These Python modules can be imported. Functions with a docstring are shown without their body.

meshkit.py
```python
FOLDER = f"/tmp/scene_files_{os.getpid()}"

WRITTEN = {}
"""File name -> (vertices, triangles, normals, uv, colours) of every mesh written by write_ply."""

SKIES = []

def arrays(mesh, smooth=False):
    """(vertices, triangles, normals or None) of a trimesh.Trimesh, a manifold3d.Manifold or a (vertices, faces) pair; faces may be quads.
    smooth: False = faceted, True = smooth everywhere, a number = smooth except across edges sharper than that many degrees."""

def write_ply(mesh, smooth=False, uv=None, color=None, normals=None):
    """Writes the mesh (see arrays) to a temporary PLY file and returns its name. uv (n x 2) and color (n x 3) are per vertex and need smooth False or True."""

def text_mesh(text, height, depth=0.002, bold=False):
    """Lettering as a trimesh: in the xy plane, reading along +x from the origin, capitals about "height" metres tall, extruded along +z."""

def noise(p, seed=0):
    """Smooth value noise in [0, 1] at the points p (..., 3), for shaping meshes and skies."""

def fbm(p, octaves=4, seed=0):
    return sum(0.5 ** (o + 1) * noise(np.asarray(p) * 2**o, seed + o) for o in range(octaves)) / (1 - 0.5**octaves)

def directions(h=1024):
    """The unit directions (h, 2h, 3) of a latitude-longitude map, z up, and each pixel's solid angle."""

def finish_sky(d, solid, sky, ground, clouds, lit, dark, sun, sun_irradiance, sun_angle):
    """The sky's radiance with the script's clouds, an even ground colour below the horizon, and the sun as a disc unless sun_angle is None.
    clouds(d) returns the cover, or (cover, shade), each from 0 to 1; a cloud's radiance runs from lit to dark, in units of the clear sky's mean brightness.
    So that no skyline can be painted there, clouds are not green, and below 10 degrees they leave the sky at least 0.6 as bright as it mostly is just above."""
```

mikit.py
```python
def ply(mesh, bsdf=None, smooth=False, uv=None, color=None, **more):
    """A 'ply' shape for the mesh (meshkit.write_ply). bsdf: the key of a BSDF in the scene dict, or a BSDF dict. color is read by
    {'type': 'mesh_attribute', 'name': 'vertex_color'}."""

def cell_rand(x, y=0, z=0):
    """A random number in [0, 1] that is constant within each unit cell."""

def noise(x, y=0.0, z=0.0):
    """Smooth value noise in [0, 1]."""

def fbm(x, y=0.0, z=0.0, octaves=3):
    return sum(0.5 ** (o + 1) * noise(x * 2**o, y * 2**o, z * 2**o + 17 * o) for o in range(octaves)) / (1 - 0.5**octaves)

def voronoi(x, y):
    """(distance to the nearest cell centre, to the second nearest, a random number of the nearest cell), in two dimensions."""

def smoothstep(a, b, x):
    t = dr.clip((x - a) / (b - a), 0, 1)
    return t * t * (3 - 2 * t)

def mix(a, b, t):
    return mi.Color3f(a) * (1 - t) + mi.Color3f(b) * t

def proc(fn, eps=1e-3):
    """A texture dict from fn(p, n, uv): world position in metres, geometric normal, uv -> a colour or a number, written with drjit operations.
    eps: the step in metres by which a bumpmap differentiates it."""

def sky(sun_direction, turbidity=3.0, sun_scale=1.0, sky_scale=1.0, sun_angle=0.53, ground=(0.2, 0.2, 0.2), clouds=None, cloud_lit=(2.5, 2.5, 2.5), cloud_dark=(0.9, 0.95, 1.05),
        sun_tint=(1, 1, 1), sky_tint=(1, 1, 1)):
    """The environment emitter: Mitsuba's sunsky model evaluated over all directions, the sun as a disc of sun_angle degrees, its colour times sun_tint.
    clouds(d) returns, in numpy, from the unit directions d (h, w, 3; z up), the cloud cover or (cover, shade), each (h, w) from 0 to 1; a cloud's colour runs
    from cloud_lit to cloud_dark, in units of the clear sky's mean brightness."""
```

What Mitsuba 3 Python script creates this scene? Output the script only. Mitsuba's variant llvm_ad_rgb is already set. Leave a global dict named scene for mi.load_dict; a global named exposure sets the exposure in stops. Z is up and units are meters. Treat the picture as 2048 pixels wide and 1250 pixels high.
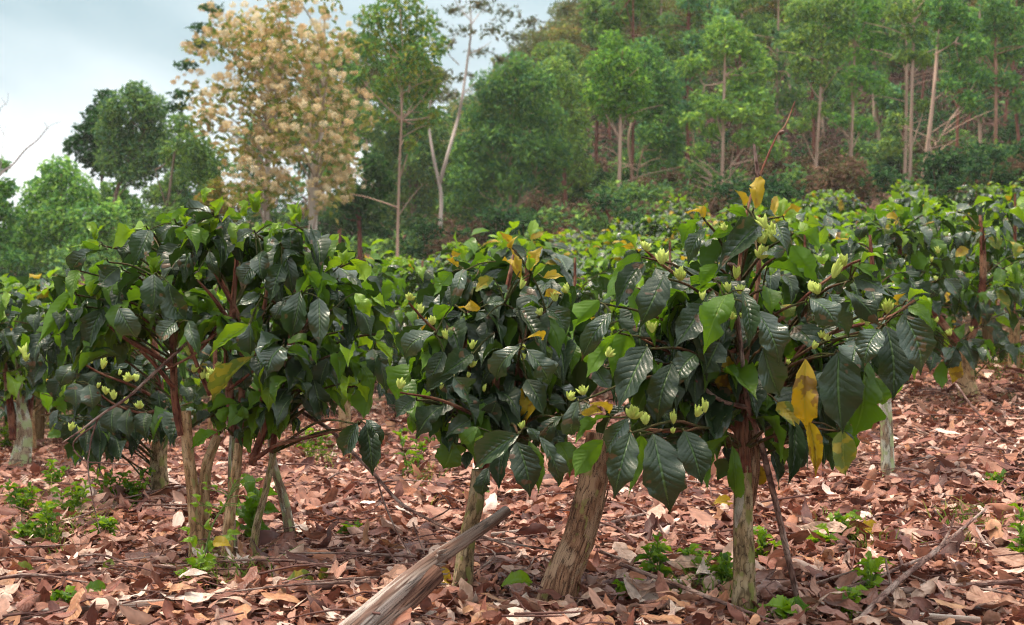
import math, random
import numpy as np, trimesh, mitsuba as mi, drjit as dr
import mikit, meshkit
from shapely.geometry import Polygon, Point

T = mi.ScalarTransform4f
rng = np.random.default_rng(7)
scene, labels = {}, {}

# ------------------------------------------------------------------ camera, sky, exposure
F = 2813.0                       # focal length in pixels of the 2048 px wide photograph
CAM_Z = 0.72
scene['camera'] = {
    'type': 'thinlens', 'fov': math.degrees(2 * math.atan(1024 / F)), 'fov_axis': 'x',
    'aperture_radius': 0.0032, 'focus_distance': 3.45,
    'near_clip': 0.05, 'far_clip': 3000.0,
    'to_world': T().look_at(origin=[0, 0, CAM_Z], target=[0, 1, CAM_Z], up=[0, 0, 1])}


def cloud(d):
    """a closed overcast, brighter overhead than near the horizon, with greyer and whiter banks"""
    el = np.arcsin(np.clip(d[..., 2], -1, 1))
    az = np.arctan2(d[..., 0], d[..., 1])
    q = np.stack([az * 6.0 + 3.1, el * 20.0 + az * 5.0, np.zeros_like(az) + 0.5], -1)
    n = meshkit.fbm(q, 4, seed=3)
    bank = np.clip((n - 0.38) * 2.2, 0, 1)
    shade = 1.0 - 0.80 * np.clip(d[..., 2], 0, 1) ** 1.5 - (0.19 + 0.20 * (1 - bank)) * np.exp(-((el - 0.10) / 0.055) ** 2) - 0.11 * (1 - bank)
    return np.ones_like(shade), np.clip(shade, 0, 1)


scene['sky'] = mikit.sky((-0.35, 0.05, 1.0), turbidity=3, sun_scale=0.30, sun_angle=10, sky_scale=1.0,
                         clouds=cloud, cloud_lit=(3.3, 3.3, 3.25), cloud_dark=(0.19, 0.45, 0.57), ground=(0.2, 0.16, 0.14))
exposure = 3.2


# ------------------------------------------------------------------ small helpers
def at(px, py, D):
    """the point that stands at pixel (px, py) of the photograph, D metres in front of the camera"""
    return np.array([(px - 1024) / F * D, D, CAM_Z - (py - 625) / F * D])


def ground_h(x, y):
    x, y = np.asarray(x, float), np.asarray(y, float)
    s = 9 * (1 - np.exp(-np.maximum(y - 3, -6) / 9))
    xs = 6.5 * np.tanh(x / 6.5)
    sp = lambda t, w: w * np.logaddexp(0, t / w)
    h = 0.012 + 0.020 * (y - 3) + 0.0225 * s * xs + 0.10 * sp(y - 18, 2.5)
    hill = 0.5 + 0.5 * np.tanh((x - 0.02 * y + 3) / 14.0)
    h = h + 0.30 * sp(y - 46, 4) * hill - 0.06 * sp(y - 46, 4) * (1 - hill)
    h = h - 0.40 * sp(y - 110, 10) * hill
    h = h + 0.05 * (meshkit.noise(np.stack([x * 0.8, y * 0.8, 0 * x], -1), 5) - 0.5)
    return h


def on_ground(px, py):
    """where the ray of a pixel meets the ground"""
    y = np.linspace(2, 60, 6000)
    gap = CAM_Z - (py - 625) / F * y - ground_h((px - 1024) / F * y, y) - 0.04      # the top of the leaf litter
    i = int(np.argmax(gap < 0)) if (gap < 0).any() else len(y) - 1
    return at(px, py, y[i])


def proj(p):
    p = np.asarray(p)
    return 1024 + p[..., 0] / p[..., 1] * F, 625 - (p[..., 2] - CAM_Z) / p[..., 1] * F


counts = {}


def key(name, parent=None):
    full = f'{parent}__{name}' if parent else name
    n = counts.get(full, -1) + 1
    counts[full] = n
    return full if n == 0 else f'{full}_{n:03d}'


def thing(name, label, cat, group=None):
    k = key(name)
    labels[k] = {'label': label, 'category': cat}
    if group:
        labels[k]['group'] = group
    return k


def add(name, mesh, bsdf, parent=None, smooth=True, uv=None, color=None, label=None, kind=None, cat=None, group=None):
    k = key(name, parent)
    if uv is None and isinstance(mesh, tuple) and id(mesh[0]) in UVS:
        uv = UVS[id(mesh[0])][1]
    scene[k] = mikit.ply(mesh, bsdf, smooth=smooth, uv=uv, color=color)
    info = {a: b for a, b in (('label', label), ('kind', kind), ('category', cat), ('group', group)) if b}
    if info:
        labels[k] = info
    return k


def unit(v):
    v = np.asarray(v, float)
    return v / (np.linalg.norm(v, axis=-1, keepdims=True) + 1e-12)


def spline(pts, n):
    """a smooth curve through the points"""
    pts = np.asarray(pts, float)
    if len(pts) == 2:
        t = np.linspace(0, 1, n)[:, None]
        return pts[0] * (1 - t) + pts[1] * t
    P = np.vstack([2 * pts[0] - pts[1], pts, 2 * pts[-1] - pts[-2]])
    out = []
    for s in np.linspace(0, len(pts) - 1, n):
        i = min(int(s), len(pts) - 2)
        t = s - i
        a, b, c, d = P[i:i + 4]
        out.append(0.5 * (2 * b + (c - a) * t + (2 * a - 5 * b + 4 * c - d) * t * t + (3 * b - a - 3 * c + d) * t ** 3))
    return np.array(out)


UVS = {}                          # id of a tube's vertices -> (they, metres along and turn about its axis)


def tube(pts, radii, sides=8, n=None, bark=0.0, seed=0, freq=14.0, caps=True):
    """a limb along a curve, its radius interpolated; bark > 0 carves grooves along it. Returns (vertices, triangles)"""
    n = n or max(2, len(pts) * 3)
    c = spline(pts, n)
    r = np.interp(np.linspace(0, 1, n), np.linspace(0, 1, len(radii)), radii)
    t = unit(np.gradient(c, axis=0))
    a = np.cross(t, [0.31, 0.95, 0.05])
    a = unit(a)
    b = np.cross(t, a)
    ang = np.arange(sides) * 2 * np.pi / sides
    rr = np.repeat(r[:, None], sides, 1)
    if bark:
        along = np.concatenate([[0], np.cumsum(np.linalg.norm(np.diff(c, axis=0), axis=1))])
        q = np.stack([np.cos(ang)[None] * 2.2 + 0 * rr, np.sin(ang)[None] * 2.2 + 0 * rr, along[:, None] * freq + 0 * rr], -1)
        if sides >= 24:
            g = np.abs(meshkit.noise(q * [5.5, 5.5, 0.7], seed + 4) - 0.5) * 2
            rr = rr * (1 - bark * 0.55 * (1 - np.clip(g * 2.6, 0, 1)))
        rr = rr * (1 + bark * ((meshkit.fbm(q * [2.6, 2.6, 0.35], 3, seed) - 0.5) * 2 + 0.8 * (meshkit.noise(q * [0.5, 0.5, 0.5], seed + 9) - 0.5)))
    v = c[:, None] + rr[..., None] * (np.cos(ang)[None, :, None] * a[:, None] + np.sin(ang)[None, :, None] * b[:, None])
    i, j = np.meshgrid(np.arange(n - 1), np.arange(sides), indexing='ij')
    j2 = (j + 1) % sides
    q = np.stack([i * sides + j, i * sides + j2, (i + 1) * sides + j2, (i + 1) * sides + j], -1).reshape(-1, 4)
    f = np.vstack([q[:, [0, 1, 2]], q[:, [0, 2, 3]]])
    v = v.reshape(-1, 3)
    along = np.concatenate([[0], np.cumsum(np.linalg.norm(np.diff(c, axis=0), axis=1))])
    uv = np.stack([np.repeat(along, sides), np.tile(np.arange(sides) / sides, n)], -1)
    if caps:
        m = len(v)
        uv = np.vstack([uv, [[0, 0], [along[-1] + r[-1], 0]]])
        v = np.vstack([v, c[:1], c[-1:] + t[-1:] * r[-1] * 0.15])
        k = np.arange(sides)
        f = np.vstack([f, np.stack([(k + 1) % sides, k, k * 0 + m], 1), np.stack([(n - 1) * sides + k, (n - 1) * sides + (k + 1) % sides, k * 0 + m + 1], 1)])
    UVS[id(v)] = (v, uv)
    return v, f


def join(parts):
    vs, fs, o = [], [], 0
    for v, f in parts:
        vs.append(v), fs.append(f + o)
        o += len(v)
    out = np.vstack(vs)
    if all(id(v) in UVS for v in vs):
        UVS[id(out)] = (out, np.vstack([UVS[id(v)][1] for v in vs]))
    return out, np.vstack(fs)


# ------------------------------------------------------------------ materials
def rgb(*c):
    return {'type': 'rgb', 'value': list(c)}


def leaf_veins(u, v):
    """side veins that run forward from the midrib, the distance to the midrib"""
    a = dr.abs(v * 2 - 1)
    return u * 10.0 - a * 2.1, a


def leaf_height(p, n, uv):
    s, a = leaf_veins(uv.x, uv.y)
    ph = s - dr.floor(s)
    quilt = dr.abs(dr.sin(ph * math.pi))
    rib = mikit.smoothstep(0.10, 0.0, a)
    amp = 0.35 + 1.1 * mikit.noise(p.x * 9, p.y * 9, p.z * 9)
    return 0.0017 * amp * dr.sqrt(quilt + 0.02) * (1 - a * a) - 0.0018 * rib + 0.0012 * mikit.fbm(uv.x * 9, uv.y * 5, p.x * 6)


def leaf_color(dark, light, rib, blotch=None, amount=0.0):
    def fn(p, n, uv):
        s, a = leaf_veins(uv.x, uv.y)
        ph = dr.abs(s - dr.floor(s) - 0.5) * 2
        tone = mikit.noise(p.x * 5 + 3, p.y * 5, p.z * 5)
        fine = mikit.noise(p.x * 90, p.y * 90, p.z * 90)
        c = mikit.mix(dark, light, dr.clip(tone * 0.8 + fine * 0.3 - 0.05, 0, 1))
        c = mikit.mix(c, rib, 0.18 * mikit.smoothstep(0.86, 1.0, ph))
        c = mikit.mix(c, rib, 0.85 * mikit.smoothstep(0.075, 0.035, a))
        if blotch:
            b = mikit.fbm(p.x * 38, p.y * 38, p.z * 38)
            c = mikit.mix(c, blotch, mikit.smoothstep(1 - amount, 1 - amount + 0.05, b))
        return c
    return fn


def leaf_mat(name, dark, light, rib, back, trans, weight, rough=0.36, spec=0.75, blotch=None, amount=0.0, bump=True):
    col = mikit.proc(leaf_color(dark, light, rib, blotch, amount))
    front = {'type': 'principled', 'base_color': col, 'roughness': mikit.proc(lambda p, n, uv: rough * (0.65 + 0.75 * mikit.noise(p.x * 7, p.y * 7, p.z * 7) + 0.35 * mikit.noise(p.x * 70, p.y * 70, p.z * 70))), 'specular': spec}
    under = {'type': 'principled', 'base_color': rgb(*back), 'roughness': 0.55, 'specular': 0.4}
    m = {'type': 'blendbsdf', 'weight': weight,
         'a': {'type': 'twosided', 'front': front, 'back': under},
         'b': {'type': 'principledthin', 'base_color': rgb(*trans), 'roughness': 0.6, 'diff_trans': 1.4}}
    if bump:
        m = {'type': 'bumpmap', 'arbitrary': mikit.proc(leaf_height, eps=4e-4), 'scale': 1.0, 'bsdf': m}
    scene[name] = m


G = (0.13, 0.20, 0.05)
leaf_mat('leaf_mature', (0.012, 0.024, 0.012), (0.026, 0.044, 0.019), (0.09, 0.16, 0.045), (0.04, 0.08, 0.016), (0.05, 0.12, 0.008), 0.14, 0.34, 0.6, (0.12, 0.060, 0.035), 0.30)
leaf_mat('leaf_glossy', (0.013, 0.030, 0.013), (0.032, 0.056, 0.024), (0.10, 0.18, 0.05), (0.05, 0.095, 0.018), (0.06, 0.15, 0.010), 0.14, 0.29, 1.0, (0.13, 0.07, 0.035), 0.32)
leaf_mat('leaf_green', (0.022, 0.060, 0.008), (0.050, 0.110, 0.014), (0.16, 0.26, 0.05), (0.06, 0.13, 0.016), (0.18, 0.36, 0.010), 0.5, 0.34, 0.6, (0.13, 0.06, 0.02), 0.22)
leaf_mat('leaf_young', (0.060, 0.15, 0.008), (0.14, 0.25, 0.015), (0.30, 0.40, 0.08), (0.12, 0.21, 0.02), (0.36, 0.56, 0.012), 0.5, 0.28, 0.8)
leaf_mat('leaf_bronze', (0.22, 0.17, 0.015), (0.38, 0.27, 0.025), (0.45, 0.36, 0.06), (0.26, 0.19, 0.03), (0.66, 0.44, 0.02), 0.45, 0.33, 0.6, (0.25, 0.08, 0.02), 0.36)
leaf_mat('leaf_yellow', (0.24, 0.22, 0.015), (0.52, 0.33, 0.015), (0.34, 0.32, 0.04), (0.34, 0.24, 0.02), (0.70, 0.43, 0.01), 0.4, 0.42, 0.5, (0.10, 0.030, 0.018), 0.47)
leaf_mat('leaf_mottled', (0.05, 0.10, 0.02), (0.13, 0.18, 0.03), (0.28, 0.34, 0.08), (0.10, 0.13, 0.03), (0.30, 0.34, 0.03), 0.4, 0.36, 0.6, (0.40, 0.28, 0.03), 0.46)


def bark_mat(name, a, b, c, fz=9.0, fr=60.0, moss=None, moss_at=0.6, depth=0.004, crack=0.5, r=0.03, along=12.0):
    """fz, fr: how fine the grain is along and around; r: a typical radius"""
    def pos(uv):
        t = uv.y * 2 * math.pi
        return dr.cos(t) * r, dr.sin(t) * r, uv.x

    def col(p, n, uv):
        x, y, z = pos(uv)
        k = p.x * 0.3 + p.y * 0.2
        g = mikit.fbm(x * fr + k, y * fr, z * fz, octaves=4)
        w = mikit.fbm(x * 26 + 5, y * 26, z * along + k * 3)
        d = dr.abs(mikit.noise(x * fr * 1.7 + 3, y * fr * 1.7, z * fz * 1.2) - 0.5) * 2
        out = mikit.mix(mikit.mix(a, b, mikit.smoothstep(0.3, 0.68, g)), c, mikit.smoothstep(0.50, 0.64, w))
        out = out * (1 - crack * mikit.smoothstep(0.16, 0.03, d))
        if moss:
            m = mikit.fbm(x * 45, y * 45 + 9, z * along * 2)
            out = mikit.mix(out, moss, 0.8 * mikit.smoothstep(moss_at, moss_at + 0.08, m))
        return out

    def hgt(p, n, uv):
        x, y, z = pos(uv)
        d = dr.abs(mikit.noise(x * fr * 1.7 + 3, y * fr * 1.7, z * fz * 1.2) - 0.5) * 2
        return depth * (mikit.fbm(x * fr * 1.4, y * fr * 1.4, z * fz * 1.6) + 0.35 * mikit.smoothstep(0.0, 0.2, d))
    scene[name] = {'type': 'twosided', 'bsdf': {'type': 'bumpmap', 'arbitrary': mikit.proc(hgt, eps=8e-4), 'scale': 1.0,
                                                'bsdf': {'type': 'principled', 'base_color': mikit.proc(col), 'roughness': 0.85, 'specular': 0.25}}}


bark_mat('bark_tan', (0.24, 0.13, 0.060), (0.43, 0.25, 0.125), (0.50, 0.33, 0.19), 34, 90, (0.26, 0.24, 0.09), 0.64)
bark_mat('bark_mossy', (0.11, 0.072, 0.036), (0.33, 0.225, 0.12), (0.41, 0.31, 0.19), 46, 110, (0.20, 0.20, 0.055), 0.57)
bark_mat('bark_lichen', (0.20, 0.13, 0.08), (0.36, 0.27, 0.18), (0.52, 0.50, 0.40), 16, 80, (0.34, 0.40, 0.18), 0.54)
bark_mat('bark_stump', (0.13, 0.058, 0.032), (0.34, 0.175, 0.100), (0.42, 0.26, 0.165), 24, 190, (0.28, 0.25, 0.08), 0.66, 0.007, 0.65, 0.045)
bark_mat('bark_log', (0.17, 0.105, 0.08), (0.30, 0.215, 0.175), (0.42, 0.34, 0.295), 6, 110, (0.14, 0.070, 0.048), 0.50, 0.004, 0.6, 0.045, along=2.2)
bark_mat('bark_butt', (0.10, 0.045, 0.032), (0.24, 0.125, 0.085), (0.36, 0.255, 0.205), 9, 130, (0.07, 0.032, 0.024), 0.60, 0.006, 0.7, 0.045, along=4.0)
bark_mat('bark_shoot', (0.11, 0.035, 0.022), (0.22, 0.080, 0.048), (0.30, 0.15, 0.09), 22, 120, None, r=0.01)
bark_mat('bark_twig', (0.12, 0.060, 0.050), (0.26, 0.15, 0.12), (0.36, 0.25, 0.21), 40, 120, None, r=0.008)
bark_mat('young_wood', (0.045, 0.048, 0.014), (0.085, 0.085, 0.028), (0.11, 0.060, 0.030), 22, 120, None, r=0.006)
bark_mat('bark_patch_grey', (0.26, 0.22, 0.17), (0.42, 0.37, 0.30), (0.36, 0.36, 0.27), 40, 120, (0.22, 0.13, 0.08), 0.64, 0.002, 0.3, 0.012)
scene['wood_dark'] = {'type': 'principled', 'base_color': rgb(0.13, 0.065, 0.055), 'roughness': 0.9, 'specular': 0.2}
scene['green_stem'] = {'type': 'principled', 'base_color': rgb(0.10, 0.15, 0.025), 'roughness': 0.5, 'specular': 0.4}
scene['bud'] = {'type': 'blendbsdf', 'weight': 0.35, 'a': {'type': 'twosided', 'bsdf': {'type': 'principled', 'base_color': rgb(0.48, 0.56, 0.12), 'roughness': 0.5, 'specular': 0.4}},
                'b': {'type': 'principledthin', 'base_color': rgb(0.68, 0.74, 0.20), 'roughness': 0.6, 'diff_trans': 1.2}}
VC = {'type': 'mesh_attribute', 'name': 'vertex_color'}
scene['far_leaf'] = {'type': 'principledthin', 'base_color': VC, 'roughness': 0.6, 'diff_trans': 0.6}
scene['fluff'] = {'type': 'principledthin', 'base_color': VC, 'roughness': 0.8, 'diff_trans': 0.9}
scene['far_bark'] = {'type': 'twosided', 'bsdf': {'type': 'principled', 'base_color': VC, 'roughness': 0.85, 'specular': 0.2}}
scene['litter_leaf'] = {'type': 'blendbsdf', 'weight': 0.2, 'a': {'type': 'twosided', 'bsdf': {'type': 'principled', 'base_color': VC, 'roughness': 0.55, 'specular': 0.4}},
                        'b': {'type': 'principledthin', 'base_color': VC, 'roughness': 0.6, 'diff_trans': 1.2}}


def dry_color(a, b, spot):
    def fn(p, n, uv):
        s, w = leaf_veins(uv.x, uv.y)
        g = mikit.fbm(p.x * 60, p.y * 60, p.z * 60)
        c = mikit.mix(a, b, mikit.smoothstep(0.25, 0.75, g))
        c = mikit.mix(c, spot, 0.6 * mikit.smoothstep(0.58, 0.66, mikit.fbm(p.x * 25 + 7, p.y * 25, p.z * 25)))
        return mikit.mix(c, b, 0.5 * mikit.smoothstep(0.12, 0.03, w))
    return fn


DRY = []
for i, (a, b) in enumerate([((0.26, 0.12, 0.075), (0.40, 0.22, 0.15)), ((0.38, 0.22, 0.15), (0.56, 0.37, 0.28)), ((0.16, 0.060, 0.040), (0.27, 0.11, 0.075)),
                            ((0.44, 0.31, 0.24), (0.66, 0.52, 0.44)), ((0.33, 0.14, 0.07), (0.47, 0.24, 0.12))]):
    m = {'type': 'principled', 'base_color': mikit.proc(dry_color(a, b, tuple(0.45 * x for x in a))), 'roughness': 0.5, 'specular': 0.45}
    scene[f'dry_leaf_{i}'] = {'type': 'twosided', 'bsdf': {'type': 'bumpmap', 'arbitrary': mikit.proc(leaf_height, eps=4e-4), 'scale': 0.8, 'bsdf': m}}
    DRY.append(f'dry_leaf_{i}')


def soil(p, n, uv):
    g = mikit.fbm(p.x * 30, p.y * 22, 0.0, octaves=4)
    w = mikit.fbm(p.x * 1.3, p.y * 1.3)
    c = mikit.mix((0.030, 0.016, 0.013), (0.10, 0.052, 0.038), mikit.smoothstep(0.3, 0.7, g))
    c = mikit.mix(c, (0.24, 0.12, 0.085), mikit.smoothstep(0.55, 0.72, mikit.fbm(p.x * 17 + 5, p.y * 13)) * 0.8)
    return mikit.mix(c, (0.045, 0.042, 0.018), 0.7 * mikit.smoothstep(0.5, 0.7, w))


scene['soil'] = {'type': 'twosided', 'bsdf': {'type': 'principled', 'base_color': mikit.proc(soil), 'roughness': 0.95, 'specular': 0.1}}

# ------------------------------------------------------------------ the ground: one sheet out to the horizon
yy = np.concatenate([[-300, -120, -40, -12, -4, -1, 0.5, 1.2], np.geomspace(1.7, 14, 150), np.geomspace(14.4, 150, 90), [200, 300, 500, 900]])
uu = np.concatenate([[-6, -4, -2.5, -1.6, -1.1], np.linspace(-0.8, 0.8, 130), [1.1, 1.6, 2.5, 4, 6]])
gx = uu[None, :] * np.maximum(yy[:, None], 4.0)
gy = np.repeat(yy[:, None], len(uu), 1)
gz = ground_h(gx, np.clip(gy, -5, 900))
gz = gz + 0.02 * (meshkit.fbm(np.stack([gx * 5, gy * 5, 0 * gx], -1), 2, 8) - 0.5) * (gy < 40)
a_, b_ = len(yy), len(uu)
i_, j_ = np.meshgrid(np.arange(a_ - 1), np.arange(b_ - 1), indexing='ij')
q_ = np.stack([i_ * b_ + j_, i_ * b_ + j_ + 1, (i_ + 1) * b_ + j_ + 1, (i_ + 1) * b_ + j_], -1).reshape(-1, 4)
add('ground', (np.stack([gx, gy, gz], -1).reshape(-1, 3), q_), 'soil', smooth=True, label='sloping plantation floor of brown soil under fallen leaves', kind='structure')


# ------------------------------------------------------------------ leaves: a few shapes, used by every shrub
def leaf_shape(arch, fold, wave, twist, seed, nu=15, nv=6, tip=1.0, hole=False):
    """a leaf one unit long from (0,0,0) to (1,0,0), one unit wide, blade normal +z: pointed oval with a wavy margin"""
    r = np.random.default_rng(seed)
    u = np.linspace(0, 1, nu + 1) ** 1.0
    v = np.linspace(-1, 1, nv + 1)
    w = np.clip(u, 0, 1) ** 0.62 * (1 - u) ** 0.82
    w = w / w.max()
    w = w * (1 - 0.70 * np.clip((u - 0.68) / 0.22, 0, 1) ** 1.2 * tip) * (1 - 0.35 * np.clip((0.14 - u) / 0.14, 0, 1))
    w[0], w[-1] = 0.03, 0.012
    U, V = np.meshgrid(u, v, indexing='ij')
    ph = r.uniform(0, 6.3, 4)
    edge = 1 + 0.055 * np.sin(U * 30 + ph[0] + (V > 0) * 2.1) * np.abs(V) + 0.035 * np.sin(U * 47 + ph[1]) * np.abs(V)
    Y = 0.5 * w[:, None] * V * edge
    Z = arch * 4 * U * (1 - U) + fold * np.abs(V) * w[:, None] * 0.5
    Z = Z + wave * np.abs(V) ** 1.5 * (np.sin(U * 15 + ph[2] + (V > 0) * ph[3]) + 0.6 * np.sin(U * 31 + ph[0] + (V > 0) * ph[1])) * np.sin(np.pi * U)
    Z = Z + twist * Y * (U - 0.4) * 1.5
    if hole:
        u0 = r.uniform(0.3, 0.7)
        Y = Y * (1 - 0.55 * np.exp(-((U - u0) / 0.055) ** 2) * (V > 0.3) - 0.4 * np.exp(-((U - u0 - 0.22) / 0.04) ** 2) * (V < -0.3))
    X = U + 0.02 * np.sin(V * 3 + ph[1]) * np.sin(np.pi * U)
    Y = Y + 0.05 * r.normal() * np.sin(np.pi * U)
    verts = np.stack([X, Y, Z], -1).reshape(-1, 3)
    i, j = np.meshgrid(np.arange(nu), np.arange(nv), indexing='ij')
    b = nv + 1
    q = np.stack([i * b + j, (i + 1) * b + j, (i + 1) * b + j + 1, i * b + j + 1], -1).reshape(-1, 4)
    return verts, np.vstack([q[:, [0, 1, 2]], q[:, [0, 2, 3]]]), np.stack([U, V * 0.5 + 0.5], -1).reshape(-1, 2)


LEAF_SHAPES = [leaf_shape(0.10, 0.20, 0.040, 0.4, 1), leaf_shape(0.17, 0.12, 0.036, -0.6, 2), leaf_shape(0.22, 0.28, 0.045, 0.9, 3), leaf_shape(0.06, 0.34, 0.050, -0.3, 4), leaf_shape(0.13, -0.14, 0.050, 1.1, 5),
               leaf_shape(0.25, 0.10, 0.034, -1.1, 6), leaf_shape(0.09, 0.50, 0.034, 0.3, 7), leaf_shape(0.15, 0.22, 0.042, -0.9, 8), leaf_shape(0.19, 0.40, 0.050, 0.7, 9),
               leaf_shape(0.14, 0.18, 0.060, 1.3, 10, nu=20, hole=True), leaf_shape(0.22, 0.30, 0.055, -1.2, 16, nu=20, hole=True), leaf_shape(0.28, 0.16, 0.070, 0.5, 17), leaf_shape(0.12, 0.60, 0.060, -0.5, 18)]
SMALL_SHAPES = [leaf_shape(0.12, 0.16, 0.03, 0.4, 11, 6, 2), leaf_shape(0.18, 0.05, 0.04, -0.7, 12, 6, 2), leaf_shape(0.06, 0.3, 0.03, 0.2, 13, 6, 2)]
PLY = {}


def leaf_ply(i, mat, small=False):
    k = (i, mat, small)
    if k not in PLY:
        v, f, uv = (SMALL_SHAPES if small else LEAF_SHAPES)[i]
        PLY[k] = mikit.ply((v, f), mat, smooth=True, uv=uv)
    return PLY[k]


GROUPS = {}


def leaf_group(i, mat):
    g = f'leafgroup_{i}_{mat}'
    if g not in scene:
        scene[g] = {'type': 'shapegroup', 'blade': leaf_ply(i, mat)}
    return g


def frame(base, tip, width, normal, flat=None):
    """matrix that lays a unit leaf from base to tip, its upper side towards normal"""
    base, tip = np.asarray(base, float), np.asarray(tip, float)
    d = tip - base
    L = np.linalg.norm(d)
    d = d / L
    n = np.asarray(normal, float)
    n = n - d * (n @ d)
    n = unit(n)
    s = np.cross(n, d)
    m = np.eye(4)
    m[:3, 0], m[:3, 1], m[:3, 2], m[:3, 3] = d * L, s * width, n * L, base
    return m


def place_leaf(parent, base, tip, width, normal, mat, shape=None, label=None, name='leaf'):
    i = int(rng.integers(len(LEAF_SHAPES))) if shape is None else shape
    if name == 'leaf' and counts.get(f'{parent}__leaf', 0) >= 299:      # past the first 300: the rest of the foliage, one part
        n = counts[f'{parent}__foliage__'] = counts.get(f'{parent}__foliage__', 0) + 1
        k, label = f'{parent}__foliage__{n:03d}', None
        labels[f'{parent}__foliage'] = {'kind': 'stuff'}
    else:
        k = key(name, parent)
    scene[k] = {'type': 'instance', 'to_world': T(frame(base, tip, width, normal)), 'group': {'type': 'ref', 'id': leaf_group(i, mat)}}
    if label:
        labels[k] = {'label': label}
    return k


# flower clusters: pale buds standing up from a node, each bud a sub-part
def bud_mesh(L, R, d, at0):
    prof = np.array([[0, 0.25], [0.2, 0.8], [0.5, 1.0], [0.8, 0.75], [1, 0.12]])
    c = at0 + np.outer(prof[:, 0] * L, d)
    return tube(c, prof[:, 1] * R, 6, 7)


for g in range(6):
    r = np.random.default_rng(40 + g)
    grp = {'type': 'shapegroup'}
    nb = (13, 10, 15, 8, 18, 6)[g]
    openness, long_ = (1.0, 0.7, 1.25, 0.6, 1.1, 0.5)[g], (1.0, 1.1, 0.85, 1.2, 0.9, 0.8)[g]
    for i in range(nb):
        th, tilt = i * 2.4, (0.08 + 0.56 * openness * (i / nb)) * r.uniform(0.7, 1.3)
        d = unit([math.cos(th) * math.sin(tilt), math.sin(th) * math.sin(tilt), math.cos(tilt)])
        grp['bud' if i == 0 else f'bud_{i:03d}'] = mikit.ply(bud_mesh(r.uniform(0.015, 0.028) * long_, r.uniform(0.0024, 0.0038), d, d * 0.003), 'bud', smooth=True)
    scene[f'flowergroup_{g}'] = grp


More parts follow.
